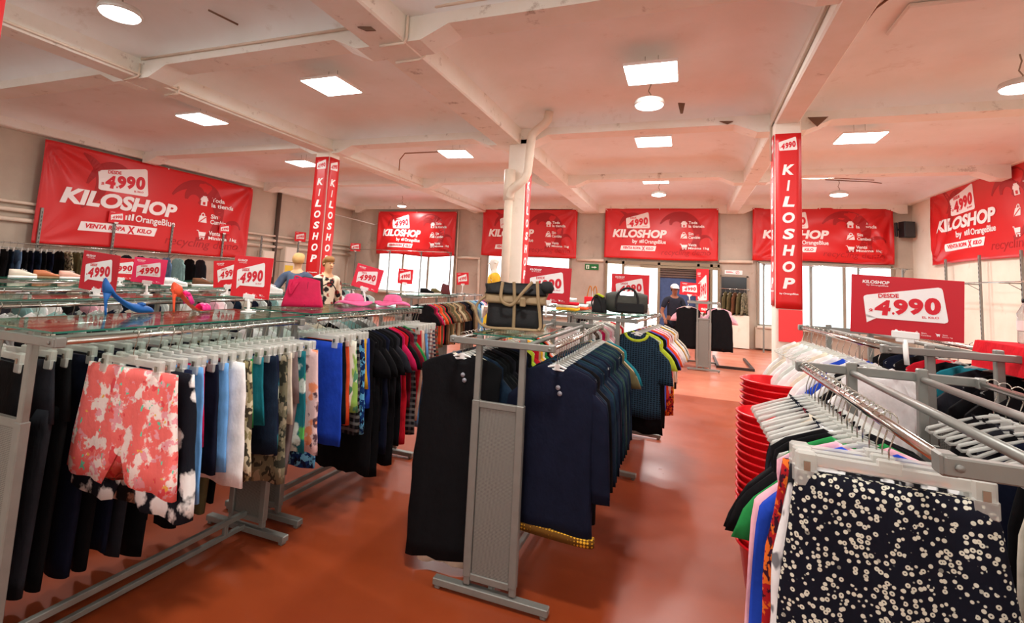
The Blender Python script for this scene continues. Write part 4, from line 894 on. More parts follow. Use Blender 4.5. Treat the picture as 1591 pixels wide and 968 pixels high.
# ================================================================== price signs
def price_sign(label, c, w, h, yaw=0.0, roll=0.0, m=RED, stand=None, pitch=0.0, group='red price signs on stands', foot=True, small=False):
    """board centred at c, facing -Y before yaw; stand = height of the surface it stands on"""
    t = thing('price_sign', label, 'price sign', (c[0], c[1], stand if stand is not None else c[2] - h / 2), yaw, group); z = c[2] - t.location.z
    Mx = Matrix.Translation((0, 0, z)) @ Matrix.Rotation(roll, 4, 'Y') @ Matrix.Rotation(pitch, 4, 'X')
    b = MB(); b.box((0, .004, 0), (w, .006, h), 0, None, .001)
    p = Print(); p.text('KILOSHOP', -.4 * w, .36 * h, .25 * w, .055 * h, 1, 1, .03, .1)
    if not small: p.text('by OrangeBlue', -.36 * w, .315 * h, .2 * w, .03 * h, 1, 1, .01)
    bubble(p, -.39 * w, -.23 * h, .76 * w, .61 * h, 1, 2, 1, True, .2, not small)
    if not small:
        for i, (a_, b_) in enumerate((('Toda', 'la tienda'), ('Sin', 'Cambio'), ('Venta', 'Minima 1kg'))):
            x = (-.1 + .18 * i) * w; p.icon(i, x, -.44 * h, .055 * h, 1, 0, 1)
            p.text(a_, x + .055 * w, -.415 * h, .045 * w, .022 * h, 1, 2, .0); p.text(b_, x + .055 * w, -.45 * h, .085 * w, .022 * h, 1, 2, .0)
    fn = lambda x, y, l: Vector((x, -l, y)); p.lay(b, fn, .0012); b.xf(Mx); b.build('board', [m, WHITE, FIGRED], t)
    q = MB(); zb = -h / 2; cl = MB(); cl.box((0, .004, zb + .008), (min(.09, w * .3), .016, .028), 0, None, .003); cl.box((0, .004, zb - .012), (min(.06, w * .2), .012, .02), 0, None, .003); cl.xf(Mx); q.merge(cl)
    bot = Mx @ Vector((0, .004, zb - .01))
    if stand is not None:
        q.tube([tuple(bot), (bot.x * .5, .004, bot.z * .4), (0, .004, .008)], .009, 8)
        if foot: q.cyl((0, .004, .0), .045, .007, 20); q.cyl((0, .004, .007), .02, .012, 16)
    q.build('stand', WPLAST, t); return t
DK = RED_SHADED
price_sign('largest red price sign, on the front right rack', (.815, 2.5, 1.63), .36, .235, R(-3), R(2), DK, 1.397, foot=False)
price_sign('dark red tilted price sign behind the blue high heel', (-4.24, 2.6, 1.545), .36, .30, R(8), R(5), DK, 1.364, R(3))
price_sign('pink price sign on white stand behind the coral high heel', (-4.25, 3.0, 1.57), .27, .21, R(26), R(3), PINK, 1.364)
price_sign('red price sign between the pink one and the dark red one', (-5.9, 3.85, 1.55), .33, .24, R(44), R(2), RED, 1.364)
price_sign('red price sign on the glass left of the pink handbag', (-2.57, 2.48, 1.585), .29, .26, R(6), R(2), RED, 1.364)
price_sign('red price sign turned edgeways behind the one by the handbag', (-4.22, 3.78, 1.57), .28, .26, R(75), R(-5), RED, 1.364)
price_sign('strongly tilted pink red price sign above the pink sun hats', (-2.8, 4.08, 1.605), .28, .22, R(8), R(12), mat('sign pink red', (232, 36, 66), .45), 1.364, R(-4))
price_sign('small red price sign just right of the tilted pink red one', (-4.22, 7.2, 1.63), .24, .24, R(26), R(2), RED, 1.34, small=True)
price_sign('small red price sign above the mint shirts by the middle column', (-4.3, 9.65, 1.64), .25, .25, R(20), R(-4), RED, 1.335, small=True)
price_sign('big red price sign behind the travel bag', (-1.12, 4.32, 1.635), .4, .31, R(12), R(2), DK, 1.345, foot=False)
price_sign('red price sign behind the dark grey duffel bag', (-.54, 5.5, 1.635), .38, .3, R(6), 0, RED, 1.394)
price_sign('red price sign beside the person in the white cap', (.08, 11.72, 1.68), .40, .27, R(-4), R(4), RED, 1.43, foot=False)
WRG = 'small red price tags on the wall racks'
price_sign('small red price tag on the post below the long banner lettering', (-12.74, 8.06, 2.66), .36, .28, R(84), 0, RED, None, 0, WRG, small=True)
price_sign('small red price tag over the lower right of the long banner', (-12.74, 11.13, 2.72), .34, .28, R(78), 0, RED, None, 0, WRG, small=True)
price_sign('small red price tag just left of the left red column', (-12.74, 14.3, 2.8), .4, .34, R(66), 0, RED, None, 0, WRG, small=True)
price_sign('small red price tag on the wall right of the left red column', (-12.45, 17.15, 2.66), .4, .32, R(30), 0, RED, None, 0, WRG, small=True)
price_sign('tall red advertising panel standing in the entrance opening', (.48, 17.25, 1.66), .36, 1.36, 0, 0, RED, .0)
q = MB(); q.box((-2.0, 17.485, 2.27), (.46, .03, .2), 0); p = Print()
p.rect(.04, .03, .1, .13, 1); p.poly([(.07, .04), (.10, .04), (.11, .14), (.08, .15)], [(0, 1, 2, 3)], 0, 3); p.rect(.22, .075, .11, .03, 1); p.poly([(.32, .05), (.4, .09), (.32, .13)], [(0, 1, 2)], 1, 2); 
q.v = [(x - 1.0, y, z) for x, y, z in q.v]
p.lay(q, lambda x, y, l: Vector((-3.23 + x, 17.469 - l, 2.17 + y)), .002)
tag(q.build('exit_sign', [mat('exit green', (20, 110, 50), .5), mat('exit white', (226, 240, 224), .5)]), 'green exit sign with white arrow on the back wall', 'exit sign')
q = MB(); q.box((1.37, YB - .02, 2.28), (.5, .01, .13), 0); p = Print(); p.disc(.36, .065, .05, 1); p.disc(.36, .065, .038, 0, 3); p.strip([(.33, .03), (.39, .1)], [.006] * 2, 1, 4); p.rect(.04, .05, .2, .014, 1); p.rect(.04, .08, .16, .012, 1)
p.lay(q, lambda x, y, l: Vector((1.12 + x, YB - .026 - l, 2.215 + y)), .0015)
tag(q.build('notice_sign', [WHITE, mat('notice red', (206, 70, 76), .6)]), 'small white notice with red prohibition ring above the serving hatch', 'sign')
# loudspeaker in the far right corner
t = thing('loudspeaker', 'black loudspeaker fixed high in the far right corner', 'loudspeaker', (5.62, 17.15, 3.42), R(20))
q = MB(); q.box((.05, 0, .22), (.3, .24, .44), 0, None, .015); q.build('cabinet', BLACKP, t); q = MB(); q.box((.05, -.125, .22), (.26, .012, .4), 0, None, .004); q.build('grille', mat('speaker grille', (58, 58, 60), .7), t)
q = MB(); q.box((-.16, .1, .22), (.06, .06, .4), 0, None, .01); q.box((-.1, .1, .22), (.1, .03, .05)); q.build('bracket', BLACKP, t)
# electrical boxes
def ebox(label, y, z, h, w, warn, yel=False):
    t = thing('electrical_box', label, 'electrical box', (XL + .04, y, z)); q = MB(); q.box((.08, 0, h / 2), (.22, w, h), 0, None, .01); q.build('cabinet', mat('cream enamel', (226, 218, 200), .5), t)
    q = MB(); q.box((.196, 0, h / 2), (.014, w - .06, h - .06), 0, None, .004); q.box((.208, w * .36, h * .5), (.02, .02, .08)); q.build('door', mat('cream enamel door', (232, 224, 206), .5), t)
    q = MB()
    if warn:
        for sc, mi, xx in ((1, 0, .2045), (.72, 1, .2052)): q.add([(xx, -.1 * sc, h * .55 - .08 * sc), (xx, .1 * sc, h * .55 - .08 * sc), (xx, 0, h * .55 + .1 * sc)], [(0, 1, 2)], mi)
        q.box((.2055, 0, h * .55), (.001, .012, .06), 0)
    if yel: q.box((.2045, -.05, h * .25), (.001, w * .7, h * .35), 1)
    q.build('warning_label', [BLACKP, mat('warning yellow', (240, 206, 40), .5)], t)
ebox('cream electrical box with triangular warning label on the left wall', 12.95, 1.35, .85, .5, True)
ebox('cream electrical box with yellow label beside the left red column', 13.95, 1.3, 1.1, .55, False, True)

# ================================================================== wall racks
def wall_rack(label, x, ys, ztop, zrail, n, ax='y'):
    """slotted uprights with a hanging rail; n = +1 faces +X, -1 faces -X, 0 faces -Y"""
    t = thing('wall_rack', label, 'wall rack', (x, ys[0], 0) if n else (ys[0], x, 0)); 
    P = (lambda d, a, z: (n * d, a - ys[0], z)) if n else (lambda d, a, z: (a - ys[0], -d, z))
    for y in ys:
        q = MB(); q.box(P(0, y, ztop / 2), (.04, .05, ztop), 0, None, .004)
        for k in range(20): q.box(P(.022, y, ztop - .1 - k * .09), (.004, .012, .05) if n else (.012, .004, .05), 1)
        q.build('upright', [METALP, DARKM], t)
    for zz in zrail:
        for y in ys:
            q = MB(); q.tube([P(.02, y, zz), P(.34, y, zz)], .011, 6); q.tube([P(.02, y, zz - .12), P(.2, y, zz - .01)], .007, 5); q.build('bracket', METALP, t)
        q = MB(); q.tube([P(.33, ys[0] - .1, zz + .012), P(.33, ys[-1] + .1, zz + .012)], .0125, 8); q.build('hang_rail', CHROME, t)
    return t
LW = -12.78
wall_rack('slotted metal wall rack under the long red banner', LW, [5.0, 6.55, 8.05, 9.52, 11.14, 12.6, 14.28], 2.66, [1.86], 1)
wall_rack('slotted metal wall rack along the cream right wall', XR - .15, [8.6, 10.4, 12.25, 13.7, 15.2], 2.72, [2.1], -1)
wall_rack('thin metal rail frame before the left three pane window', 17.2, [-12.45, -10.85, -9.45, -8.2], 2.6, [2.56], 0)
wall_rack('thin metal rail frame before the right window', 16.7, [2.1, 3.28, 4.4, 5.4], 2.55, [2.5], 0)
def wall_clothes(x, y0, y1, z, items, phrase, group, rot=R(90)):
    for i, (kind, m, words, L, w) in enumerate(items):
        y = y0 + (y1 - y0) * i / max(1, len(items) - 1)
        garment(kind, m, (x, y, z), '%s, %s from the front on %s' % (words, ordw(i), phrase), group, L, w, .015, random.uniform(-.1, .1))
wall_clothes(LW + .33, 5.6, 6.6, 1.885, [('trousers', BLK, 'black trousers', .9, .2), ('trousers', WHT, 'white striped trousers', .9, .2), ('trousers', BLK, 'dark black trousers', .88, .2), ('trousers', DEN, 'dark denim trousers', .9, .2), ('trousers', DENL, 'light denim trousers', .9, .2), ('trousers', BLK, 'plain black trousers', .9, .2), ('trousers', NVY, 'navy trousers', .9, .2), ('trousers', DEN, 'indigo trousers', .88, .2), ('trousers', BLK, 'slim black trousers', .9, .2), ('trousers', NVY, 'slim navy trousers', .9, .2)], 'wall rack left part', 'trousers on the wall rack')
wall_clothes(LW + .33, 6.8, 7.9, 1.885, [('shirt', BLK, 'black shirt', .8, .2), ('shirt', CAM, 'cream camouflage shirt', .8, .2), ('shirt', OLV, 'olive shirt', .8, .2), ('shirt', CAM2, 'green camouflage shirt', .8, .2), ('shirt', WHT, 'white shirt', .8, .2), ('shirt', OLV, 'khaki shirt', .8, .2), ('shirt', CAM, 'light camouflage shirt', .8, .2), ('shirt', CHA, 'charcoal shirt', .8, .2)], 'wall rack middle part', 'shirts on the wall rack')
wall_clothes(LW + .33, 8.2, 10.2, 1.885, [('jacket', CHA, 'charcoal jacket', .8, .2), ('jacket', BLK, 'black jacket', .8, .2), ('shirt', GRY, 'grey shirt', .8, .2), ('shirt', DENL, 'pale denim shirt', .8, .2), ('shirt', MINT, 'mint shirt', .8, .2), ('jacket', BLK, 'black coat', .8, .2), ('jacket', CHA, 'dark grey coat', .8, .2)], 'wall rack right part', 'jackets on the wall rack')
for i, m_ in enumerate((OLV, OLV, BRN, OLV, CAM2)):
    garment('jacket', m_, (1.14 + .13 * i, YB - .22, 1.78), '%s coat, %s from the left before the serving hatch' % (('olive green', 'khaki', 'brown', 'moss green', 'camouflage')[i], ordw(i)), 'coats before the serving hatch', .72, .16, .026, R(62))
t = thing('coat_rail', 'short metal coat rail before the serving hatch', 'coat rail', (1.38, YB - .22, 1.78)); q = MB(); q.tube([(-.42, 0, -.014), (.42, 0, -.014)], .0125, 8); q.build('rail', CHROME, t)
for s_ in (-1, 1):
    q = MB(); q.tube([(s_ * .41, 0, -.014), (s_ * .41, .16, -.014), (s_ * .41, .2, -.06)], .01, 6); q.build('bracket', METALP, t)
# U-shaped dark floor stand near the wrapped column
t = thing('floor_stand', 'dark low metal stand frame lying on the floor before the right window', 'stand', (1.1, 13.4, 0)); q = MB()
q.box((-.08, -.95, .03), (.75, .06, .05)); q.build('front_bar', DARKM, t)
for x in (-.42, .27):
    q = MB(); q.box((x, 0, .03), (.05, 1.9, .05)); q.build('side_bar', DARKM, t)

# ================================================================== bags
def bag_mb(w, d, h, top=.75, puff=1.0, seed=0, n=28, m=9, mi=0):
    rnd = random.Random(seed); q = MB(); rings = []; ph = rnd.uniform(0, 6)
    for j in range(m + 1):
        v = j / m; ww = w * (1 + (top - 1) * v) * (1 + .03 * math.sin(v * 5 + ph)); dd = d * (1 - .72 * v ** 1.6) * (.82 + .18 * math.sin(min(1, v * 6) * 1.57))
        r = []
        for k in range(n):
            a = 2 * math.pi * k / n; c, s_ = math.cos(a), math.sin(a)
            x = ww / 2 * abs(c) ** .45 * (1 if c >= 0 else -1); y = dd / 2 * abs(s_) ** .5 * (1 if s_ >= 0 else -1) * (1 + .06 * math.sin(x * 40 + ph))
            r.append((x, y, h * v + (.012 * math.sin(x * 25 + ph) if j == m else 0)))
        rings.append(r)
    q.loft(rings, mi); return q
def strap(pts, r=.008, flat=.45, n=6, sub=8):
    P = [Vector(p) for p in pts]; out = []
    for i in range(len(P) - 1):
        p0, p1, p2, p3 = P[max(0, i - 1)], P[i], P[i + 1], P[min(len(P) - 1, i + 2)]
        for k in range(sub):
            t = k / sub; out.append(.5 * ((2 * p1) + (-p0 + p2) * t + (2 * p0 - 5 * p1 + 4 * p2 - p3) * t * t + (-p0 + 3 * p1 - 3 * p2 + p3) * t ** 3))
    out.append(P[-1]); q = MB(); q.tube(out, r, n, 0, False, flat); return q
def leather(name, c): return mat(name, c, .6, 0, .25, .14, 9, .25, 40)
PK = leather('pink leather', (206, 26, 78)); BL = leather('black leather', (15, 14, 14)); TN = leather('tan strap leather', (142, 120, 88)); GF = mat('dark grey canvas', (74, 76, 70), .8, 0, .2, .15, 14); GF2 = mat('black canvas', (30, 31, 32), .8)
t = thing('handbag', 'crimson pink leather handbag on glass of the second left rack', 'handbag', (-2.77, 3.2, 1.365), R(36))
bag_mb(.30, .14, .215, .76, 1, 3).build('body', PK, t)
for y in (-.03, .03):
    strap([(-.07, y, .17), (-.075, y * 1.6, .23), (-.02, y * 1.8, .215), (.05, y * 1.6, .2), (.07, y, .165)] if y > 0 else [(-.09, -.03, .19), (-.1, -.06, .15), (-.085, -.075, .1), (-.06, -.06, .15), (-.04, -.03, .185)], .008).build('handle', PK, t)
q = MB(); q.tube([(.02, -.066, .01), (.022, -.058, .08), (.03, -.03, .19)], .003, 5); q.build('seam', leather('dark pink seam', (150, 14, 56)), t)
t = thing('handbag', 'black leather handbag on glass behind the pink one', 'handbag', (-4.22, 5.0, 1.365), R(34)); bag_mb(.3, .14, .19, .8, 1, 5).build('body', BL, t)
strap([(.13, 0, .1), (.22, -.02, .14), (.28, -.03, .08), (.3, -.02, .012)], .007).build('strap', BL, t); q = MB(); q.box((0, -.045, .12), (.24, .012, .05), 0, None, .005); q.build('flap', BL, t)
# travel bag
t = thing('travel_bag', 'black and tan travel bag with long straps on the center rack', 'travel bag', (-.985, 3.04, 1.3545), R(14))
bag_mb(.34, .17, .2, 1.06, 1, 8).build('body', BL, t)
q = bag_mb(.385, .155, .075, 1.02, 1, 9); q.xf(Matrix.Translation((0, 0, .155))); q.build('tan_band', TN, t)
q = bag_mb(.39, .13, .07, .98, 1, 10); q.xf(Matrix.Translation((0, 0, .21))); q.build('flap', BL, t)
q = bag_mb(.37, .185, .03, 1.0, 1, 11); q.build('tan_base', TN, t)
strap([(-.08, -.08, .285), (-.085, -.105, .2), (-.07, -.11, .165), (-.03, -.11, .15), (.0, -.105, .165), (.04, -.1, .22), (.1, -.07, .295)], .011).build('handle', TN, t)
strap([(-.01, -.095, .29), (-.002, -.1, .2), (.0, -.1, .12), (.0, -.095, .01)], .011).build('strap', TN, t)
strap([(.13, -.07, .3), (.14, -.1, .2), (.155, -.11, .1), (.16, -.11, .03), (.15, -.12, .012)], .011).build('strap', TN, t)
strap([(-.18, -.02, .2), (-.235, -.04, .14), (-.23, -.06, .07), (-.17, -.09, .012), (0, -.12, .012), (.14, -.13, .012)], .009).build('shoulder_strap', TN, t)
q = MB(); q.box((.05, -.108, .17), (.035, .014, .05), 0, None, .004); q.build('buckle', TN, t)
q = MB(); q.lathe([(.03, 0), (.045, .03), (.03, .07), (.0, .075)], (.19, -.02, .23), 12); q.build('side_knot', GF2, t)
tag(MB().prism([(-.02, 0), (.03, -.005), (.04, .045), (.012, .075), (-.015, .04)], -.006, .006).build('paper_tag', YELP := mat('yellow card', (240, 190, 40), .6), None, (-1.155, 2.985, 1.372), R(-10)), 'yellow card standing at left end of the travel bag', 'card')
# duffel
t = thing('duffel_bag', 'dark grey sports duffel bag on the rack behind the denim', 'duffel bag', (-.535, 5.12, 1.394), R(8))
q = MB(); rings = []
for j in range(13):
    u = j / 12; x = -.19 + .38 * u; e = 1 - .22 * abs(2 * u - 1) ** 4
    rings.append([(x, .11 * e * math.cos(2 * math.pi * k / 20), .105 + .105 * e * math.sin(2 * math.pi * k / 20) * (1 if math.sin(2 * math.pi * k / 20) > 0 else .98)) for k in range(20)])
q.loft(rings); q.build('body', GF, t)
q = MB(); q.box((.03, -.105, .06), (.26, .035, .09), 0, None, .012); q.build('front_pocket', GF2, t)
strap([(-.1, -.11, .05), (-.09, -.1, .17), (-.02, -.09, .24), (.06, -.09, .23), (.1, -.1, .15), (.1, -.115, .05)], .012).build('handle', GF2, t)
q = MB(); q.box((0, -.06, .19), (.13, .08, .012), 0, Matrix.Rotation(.5, 3, 'X'), .004); q.build('silver_label', mat('silver fabric', (150, 156, 160), .35, .4), t)
for x in (-.19, .185): 
    q = MB(); q.loft([[(x + dx, .085 * math.cos(a * .524), .105 + .085 * math.sin(a * .524)) for a in range(12)] for dx in (-.008, .008)]); q.build('end_panel', GF2, t)
t = thing('backpack', 'small black backpack with lime edging left of the duffel bag', 'backpack', (-.77, 4.98, 1.394), R(-15)); q = bag_mb(.14, .1, .16, .7, 1, 12); q.build('body', GF2, t)
strap([(-.04, -.05, .02), (-.05, -.065, .1), (-.01, -.05, .165), (.04, -.06, .1), (.05, -.05, .02)], .008).build('strap', GF2, t); q = MB(); q.tube([(-.05, -.02, .15), (0, -.03, .172), (.05, -.02, .15)], .012, 6); q.build('lime_edging', LIM, t)
t = thing('handbag', 'white and black patterned small bag right of the duffel bag', 'handbag', (-.395, 5.3, 1.394), R(-10)); bag_mb(.13, .08, .09, .8, 1, 15).build('body', C('floral', (240, 238, 232), (30, 30, 32), (30, 30, 32), 2.0), t); strap([(-.04, 0, .08), (-.03, 0, .14), (.03, 0, .14), (.04, 0, .08)], .004).build('handle', GF2, t)
t = thing('handbag', 'dark red handbag on glass before the left three pane window', 'handbag', (-4.05, 8.35, 1.344), R(-10)); bag_mb(.2, .1, .18, .7, 1, 17).build('body', leather('oxblood leather', (90, 34, 36)), t); strap([(-.05, 0, .17), (-.04, 0, .24), (.04, 0, .24), (.05, 0, .17)], .008).build('handle', GF2, t)
# hanging paper shopping bags on M1 end
q = MB(); q.box((0, 0, 0), (.3, .12, .36), 0, None, .01); p = Print(); p.quad(((-.1, -.0), (.1, .03), (.1, .12), (-.1, .08)), 1, 1); p.text('KILOSHOP', -.1, -.1, .2, .05, 1, 1, .03, .1)
p.lay(q, lambda x, y, l: Vector((x, -.061 - l, y)), .002)
t = thing('shopping_bag', 'red paper shopping bag with brown cord handles below the exit sign', 'shopping bag', (-1.72, 10.2, 1.24), R(-8)); q.build('bag', [RED, WHITE], t)
for x in (-.05, .05): strap([(x - .06, 0, .17), (x - .02, 0, .36), (x + .02, 0, .37), (x + .05, 0, .17)], .012).build('cord_handle', mat('brown cord', (176, 110, 40), .8), t)
q = MB(); q.tube([(0, 0, .3), (0, 0, -1.24)], .012, 8); q.box((0, 0, -1.23), (.36, .3, .02)); q.build('stand', METALP, t)

# ================================================================== shoes
def shoe(name, label, loc, rz, L, kind, m, m2, cat='shoe', group=None):
    t = thing(name, label, cat, loc, rz, group)
    hh = {'heel': .105, 'sandal': .12}.get(kind, 0)
    def base(u):  # foot-bed height along the shoe, u=0 heel, 1 toe
        return hh * (1 - min(1, max(0, (u - .12) / .58))) ** 1.35 if u > .12 else hh
    if kind in ('heel', 'sandal'):
        q = MB(); rings = []; nn = 18
        for j in range(nn + 1):
            u = j / nn; x = L * u; wd = .032 * (.75 + .25 * math.sin(u * 3.1)) if u < .6 else .04 * math.sqrt(max(.02, 1 - ((u - .6) / .41) ** 2.2)); b_ = base(u)
            wall = (.062 * (1 - u / .16) + .02 if u < .16 else .02) if kind == 'heel' else .006
            if u > .6 and kind == 'heel': wall = .045 * math.sqrt(max(.02, 1 - ((u - .66) / .36) ** 2))
            if kind == 'heel' and .16 <= u <= .6: wall = .02 + .02 * ((u - .3) / .3 if u > .3 else 0)
            rings.append([(x, wd * math.cos(2 * math.pi * k / 14), b_ + .004 + wall * (.5 + .5 * math.sin(2 * math.pi * k / 14))) for k in range(14)])
        q.loft(rings); q.build('upper' if kind == 'heel' else 'insole', m, t)
        q = MB(); q.tube([(.018, 0, hh + .006), (.014, 0, hh * .7), (.018, 0, hh * .3), (.022, 0, .0)], [.02, .0085, .006, .0055], 8); q.build('heel', m, t)
        if kind == 'heel':
            q = MB(); q.lathe([(.0, -.006), (.012, -.005), (.013, .005), (0, .006)], (L * .76, 0, .05), 10, 0, 1.5, 1); q.tube([(L * .74, -.028, .05), (L * .76, 0, .054), (L * .74, .028, .05)], .008, 6); q.build('bow', m2, t)
        else:
            q = MB()
            for u, r_ in ((.78, .018), (.88, .014)):
                q.tube([(L * u, -.04, .01), (L * u, -.03, .035), (L * u, 0, .046), (L * u, .03, .035), (L * u, .04, .01)], r_, 8, 0, False, .4)
            q.build('toe_strap', m2, t)
            q = MB(); b_ = base(.42)
            q.tube([(L * .45, -.034, b_ + .005), (L * .36, -.03, b_ + .05), (L * .3, 0, b_ + .075), (L * .36, .03, b_ + .05), (L * .45, .034, b_ + .005)], .013, 8, 0, False, .45)
            q.lathe([(.0, 0), (.014, .006), (.0, .02)], (L * .33, -.03, b_ + .055), 8); q.build('ankle_strap', m2, t)
            q = MB(); q.loft([[(L * .02 + d * .02, .026 * math.cos(a * .524), hh + .02 + .035 * math.sin(a * .524) + d * -.01) for a in range(12)] for d in (0, 1, 2)]); q.build('heel_cup', m, t)
    else:
        q = MB(); rings = []; nn = 12; hgt = .12 if kind == 'boot' else .085
        for j in range(nn + 1):
            u = j / nn; x = L * u; wd = .042 * math.sqrt(max(.05, 1 - (2 * u - 1) ** 6)); tp = hgt * (1 if u < .38 else max(.42, 1 - (u - .38) * 1.25)) * (1 if u < .95 else .75)
            rings.append([(x, wd * math.cos(2 * math.pi * k / 14), .02 + tp * (.5 + .5 * math.sin(2 * math.pi * k / 14))) for k in range(14)])
        q.loft(rings); q.build('upper', m, t)
        q = MB(); q.loft([[(L * .5 + L * .52 * math.cos(2 * math.pi * k / 20), .046 * math.sin(2 * math.pi * k / 20), z) for k in range(20)] for z in (0, .026)]); q.build('sole', m2, t)
        q = MB()
        for k in range(3): q.tube([(L * (.45 + .07 * k), -.025, .02 + hgt * (.93 - .07 * k)), (L * (.45 + .07 * k), 0, .026 + hgt * (.97 - .07 * k)), (L * (.45 + .07 * k), .025, .02 + hgt * (.93 - .07 * k))], .003, 5)
        q.build('laces', m2, t)
    return t
BLU = mat('blue suede', (30, 96, 170), .55, 0, .4, .1, 30); CORS = mat('coral leather', (250, 90, 50), .4, 0, .5); HPK = mat('hot pink leather', (240, 40, 140), .4, 0, .5)
shoe('high_heel_shoe', 'blue suede high heel with a bow on the front left glass', (-2.78, 1.74, 1.364), R(86), .26, 'heel', BLU, BLU)
shoe('high_heel_sandal', 'coral and hot pink high heel sandal on the front left glass', (-2.76, 2.1, 1.364), R(84), .24, 'sandal', CORS, HPK)
CRL = mat('cream leather', (226, 214, 194), .5); SGR = 'shoes on the glass of the fourth row'
for lab, loc, rz, k, m_, m2 in (('cream trainer at the left end of the shoe row on glass', (-7.62, 3.66, 1.364), 80, 'flat', CRL, WHT), ('tan leather shoe next to the cream trainer', (-7.6, 3.9, 1.364), 84, 'flat', mat('tan leather', (190, 112, 70), .5), TN), ('pale pink trainer with thick white sole', (-7.6, 4.18, 1.364), 88, 'flat', mat('pale pink leather', (228, 176, 156), .5), WPLAST), ('black ankle boot right of the pale pink trainer', (-7.6, 4.45, 1.364), 80, 'boot', BL, BLACKP), ('second black ankle boot, farther along the shoe row', (-7.5, 4.72, 1.364), 82, 'boot', BL, BLACKP)):
    shoe('shoe', lab, loc, R(rz), .27, k, m_, m2, 'shoe', SGR)
for lab, loc, rz, m_ in (('grey brown flat shoe on glass behind the pink sign', (-5.9, 4.75, 1.364), 80, BRN), ('white trainer on glass right of the pink sign', (-5.85, 4.3, 1.364), 60, WHT), ('black flat shoe on glass of the second row', (-4.35, 3.9, 1.364), 70, BLK), ('white canvas shoe beside the black flat shoe', (-4.3, 4.3, 1.364), 80, WHT), ('black shoe beside the small bag before the window', (-4.15, 7.6, 1.344), 60, BLK), ('olive shoe on the tee shirt rack glass', (-4.12, 7.95, 1.344), 80, OLV)):
    shoe('shoe', lab, loc, R(rz), .27, 'flat', m_, WPLAST, 'shoe', 'flat shoes on the glass shelves')
# sun hats
PH = C('solid', (240, 112, 160))
def hat(label, loc, rz, tilt=0.0):
    q = MB(); prof = [(.165, .0), (.16, .012), (.12, .022), (.09, .026), (.082, .06), (.065, .09), (.03, .1), (.0, .102)]
    q.loft([[(r_ * math.cos(2 * math.pi * k / 28), r_ * math.sin(2 * math.pi * k / 28), z + (.012 * math.sin(6.28 * k / 28 * 3) + .012) * (r_ > .1) * (r_ / .165)) for k in range(28)] for r_, z in prof]); 
    t = thing('sun_hat', label, 'hat', loc, rz, 'pink sun hats'); q.build('brim_and_crown', PH, t); q = MB(); q.lathe([(.0865, .03), (.0865, .045), (.083, .047)], n=28, caps=False); q.build('ribbon', C('solid', (220, 80, 130)), t)
hat('pink sun hat nearer the pink handbag', (-2.73, 3.8, 1.365), 0); hat('pink sun hat under the tilted price sign', (-2.52, 4.1, 1.365), 1)
# small red cloth and folded piles
def pile(label, loc, rz, cols, w=.3, d=.24):
    for i, m_ in enumerate(cols):
        q = MB(); h = .035; rings = []
        for z, e in ((0, .93), (.008, 1), (.026, 1), (h, .95)):
            rings.append([(w / 2 * e * abs(math.cos(a)) ** .35 * (1 if math.cos(a) >= 0 else -1) + .004 * math.sin(a * 5 + i), d / 2 * e * abs(math.sin(a)) ** .35 * (1 if math.sin(a) >= 0 else -1), z + .004 * math.sin(a * 3 + i)) for a in [6.283 * k / 24 for k in range(24)]])
        q.loft(rings); tag(q.build('folded_shirt', m_, None, (loc[0], loc[1], loc[2] + i * .037), rz + random.uniform(-.08, .08)), label[i], 'folded clothes', 'folded clothes on far shelves')
glass_top('M1', 'glass shelf with folded clothes below the exit sign'); glass_top('M2', 'glass shelf with folded clothes behind the travel bag')
zt = RACKS['M1']['top'] + .001; zt2 = RACKS['M2']['top'] + .001
pile(['mustard folded top, lowest of pile behind travel bag', 'cream folded top, middle of pile behind travel bag', 'red folded top, uppermost of pile behind travel bag'], (-1.5, 6.95, zt2), .1, [YEL, CRM, REDC])
pile(['orange folded top, lowest of the orange and white pile', 'white folded top, uppermost of the orange and white pile'], (-1.46, 7.4, zt2), .1, [ORG, WHT])
pile(['white folded shirt below the exit sign, lowest of pile', 'grey folded shirt below the exit sign, second of pile', 'white folded shirt below the exit sign, uppermost of pile'], (-1.95, 9.0, zt), .0, [WHT, GRY, WHT])

# ================================================================== baskets
def basket(loc, label, m):
    q = MB(); q.lathe([(.0, .006), (.155, .006), (.16, .0), (.165, .004), (.196, .235), (.205, .24), (.214, .243), (.216, .252), (.208, .256), (.197, .252), (.16, .012), (.0, .010)], n=36, caps=False)
    o = q.build('plastic_tub', m, None, loc); tag(o, label, 'tub', 'stacked red plastic tubs')
RP = mat('red plastic', (226, 24, 34), .3, 0, .5)
for i in range(21): basket((.56, 3.87, .042 * i), 'red plastic tub in the rear stack, %s from the floor' % ordw(i), RP)
for i in range(18): basket((.5, 3.43, .042 * i), 'red plastic tub in the front stack, %s from the floor' % ordw(i), RP)

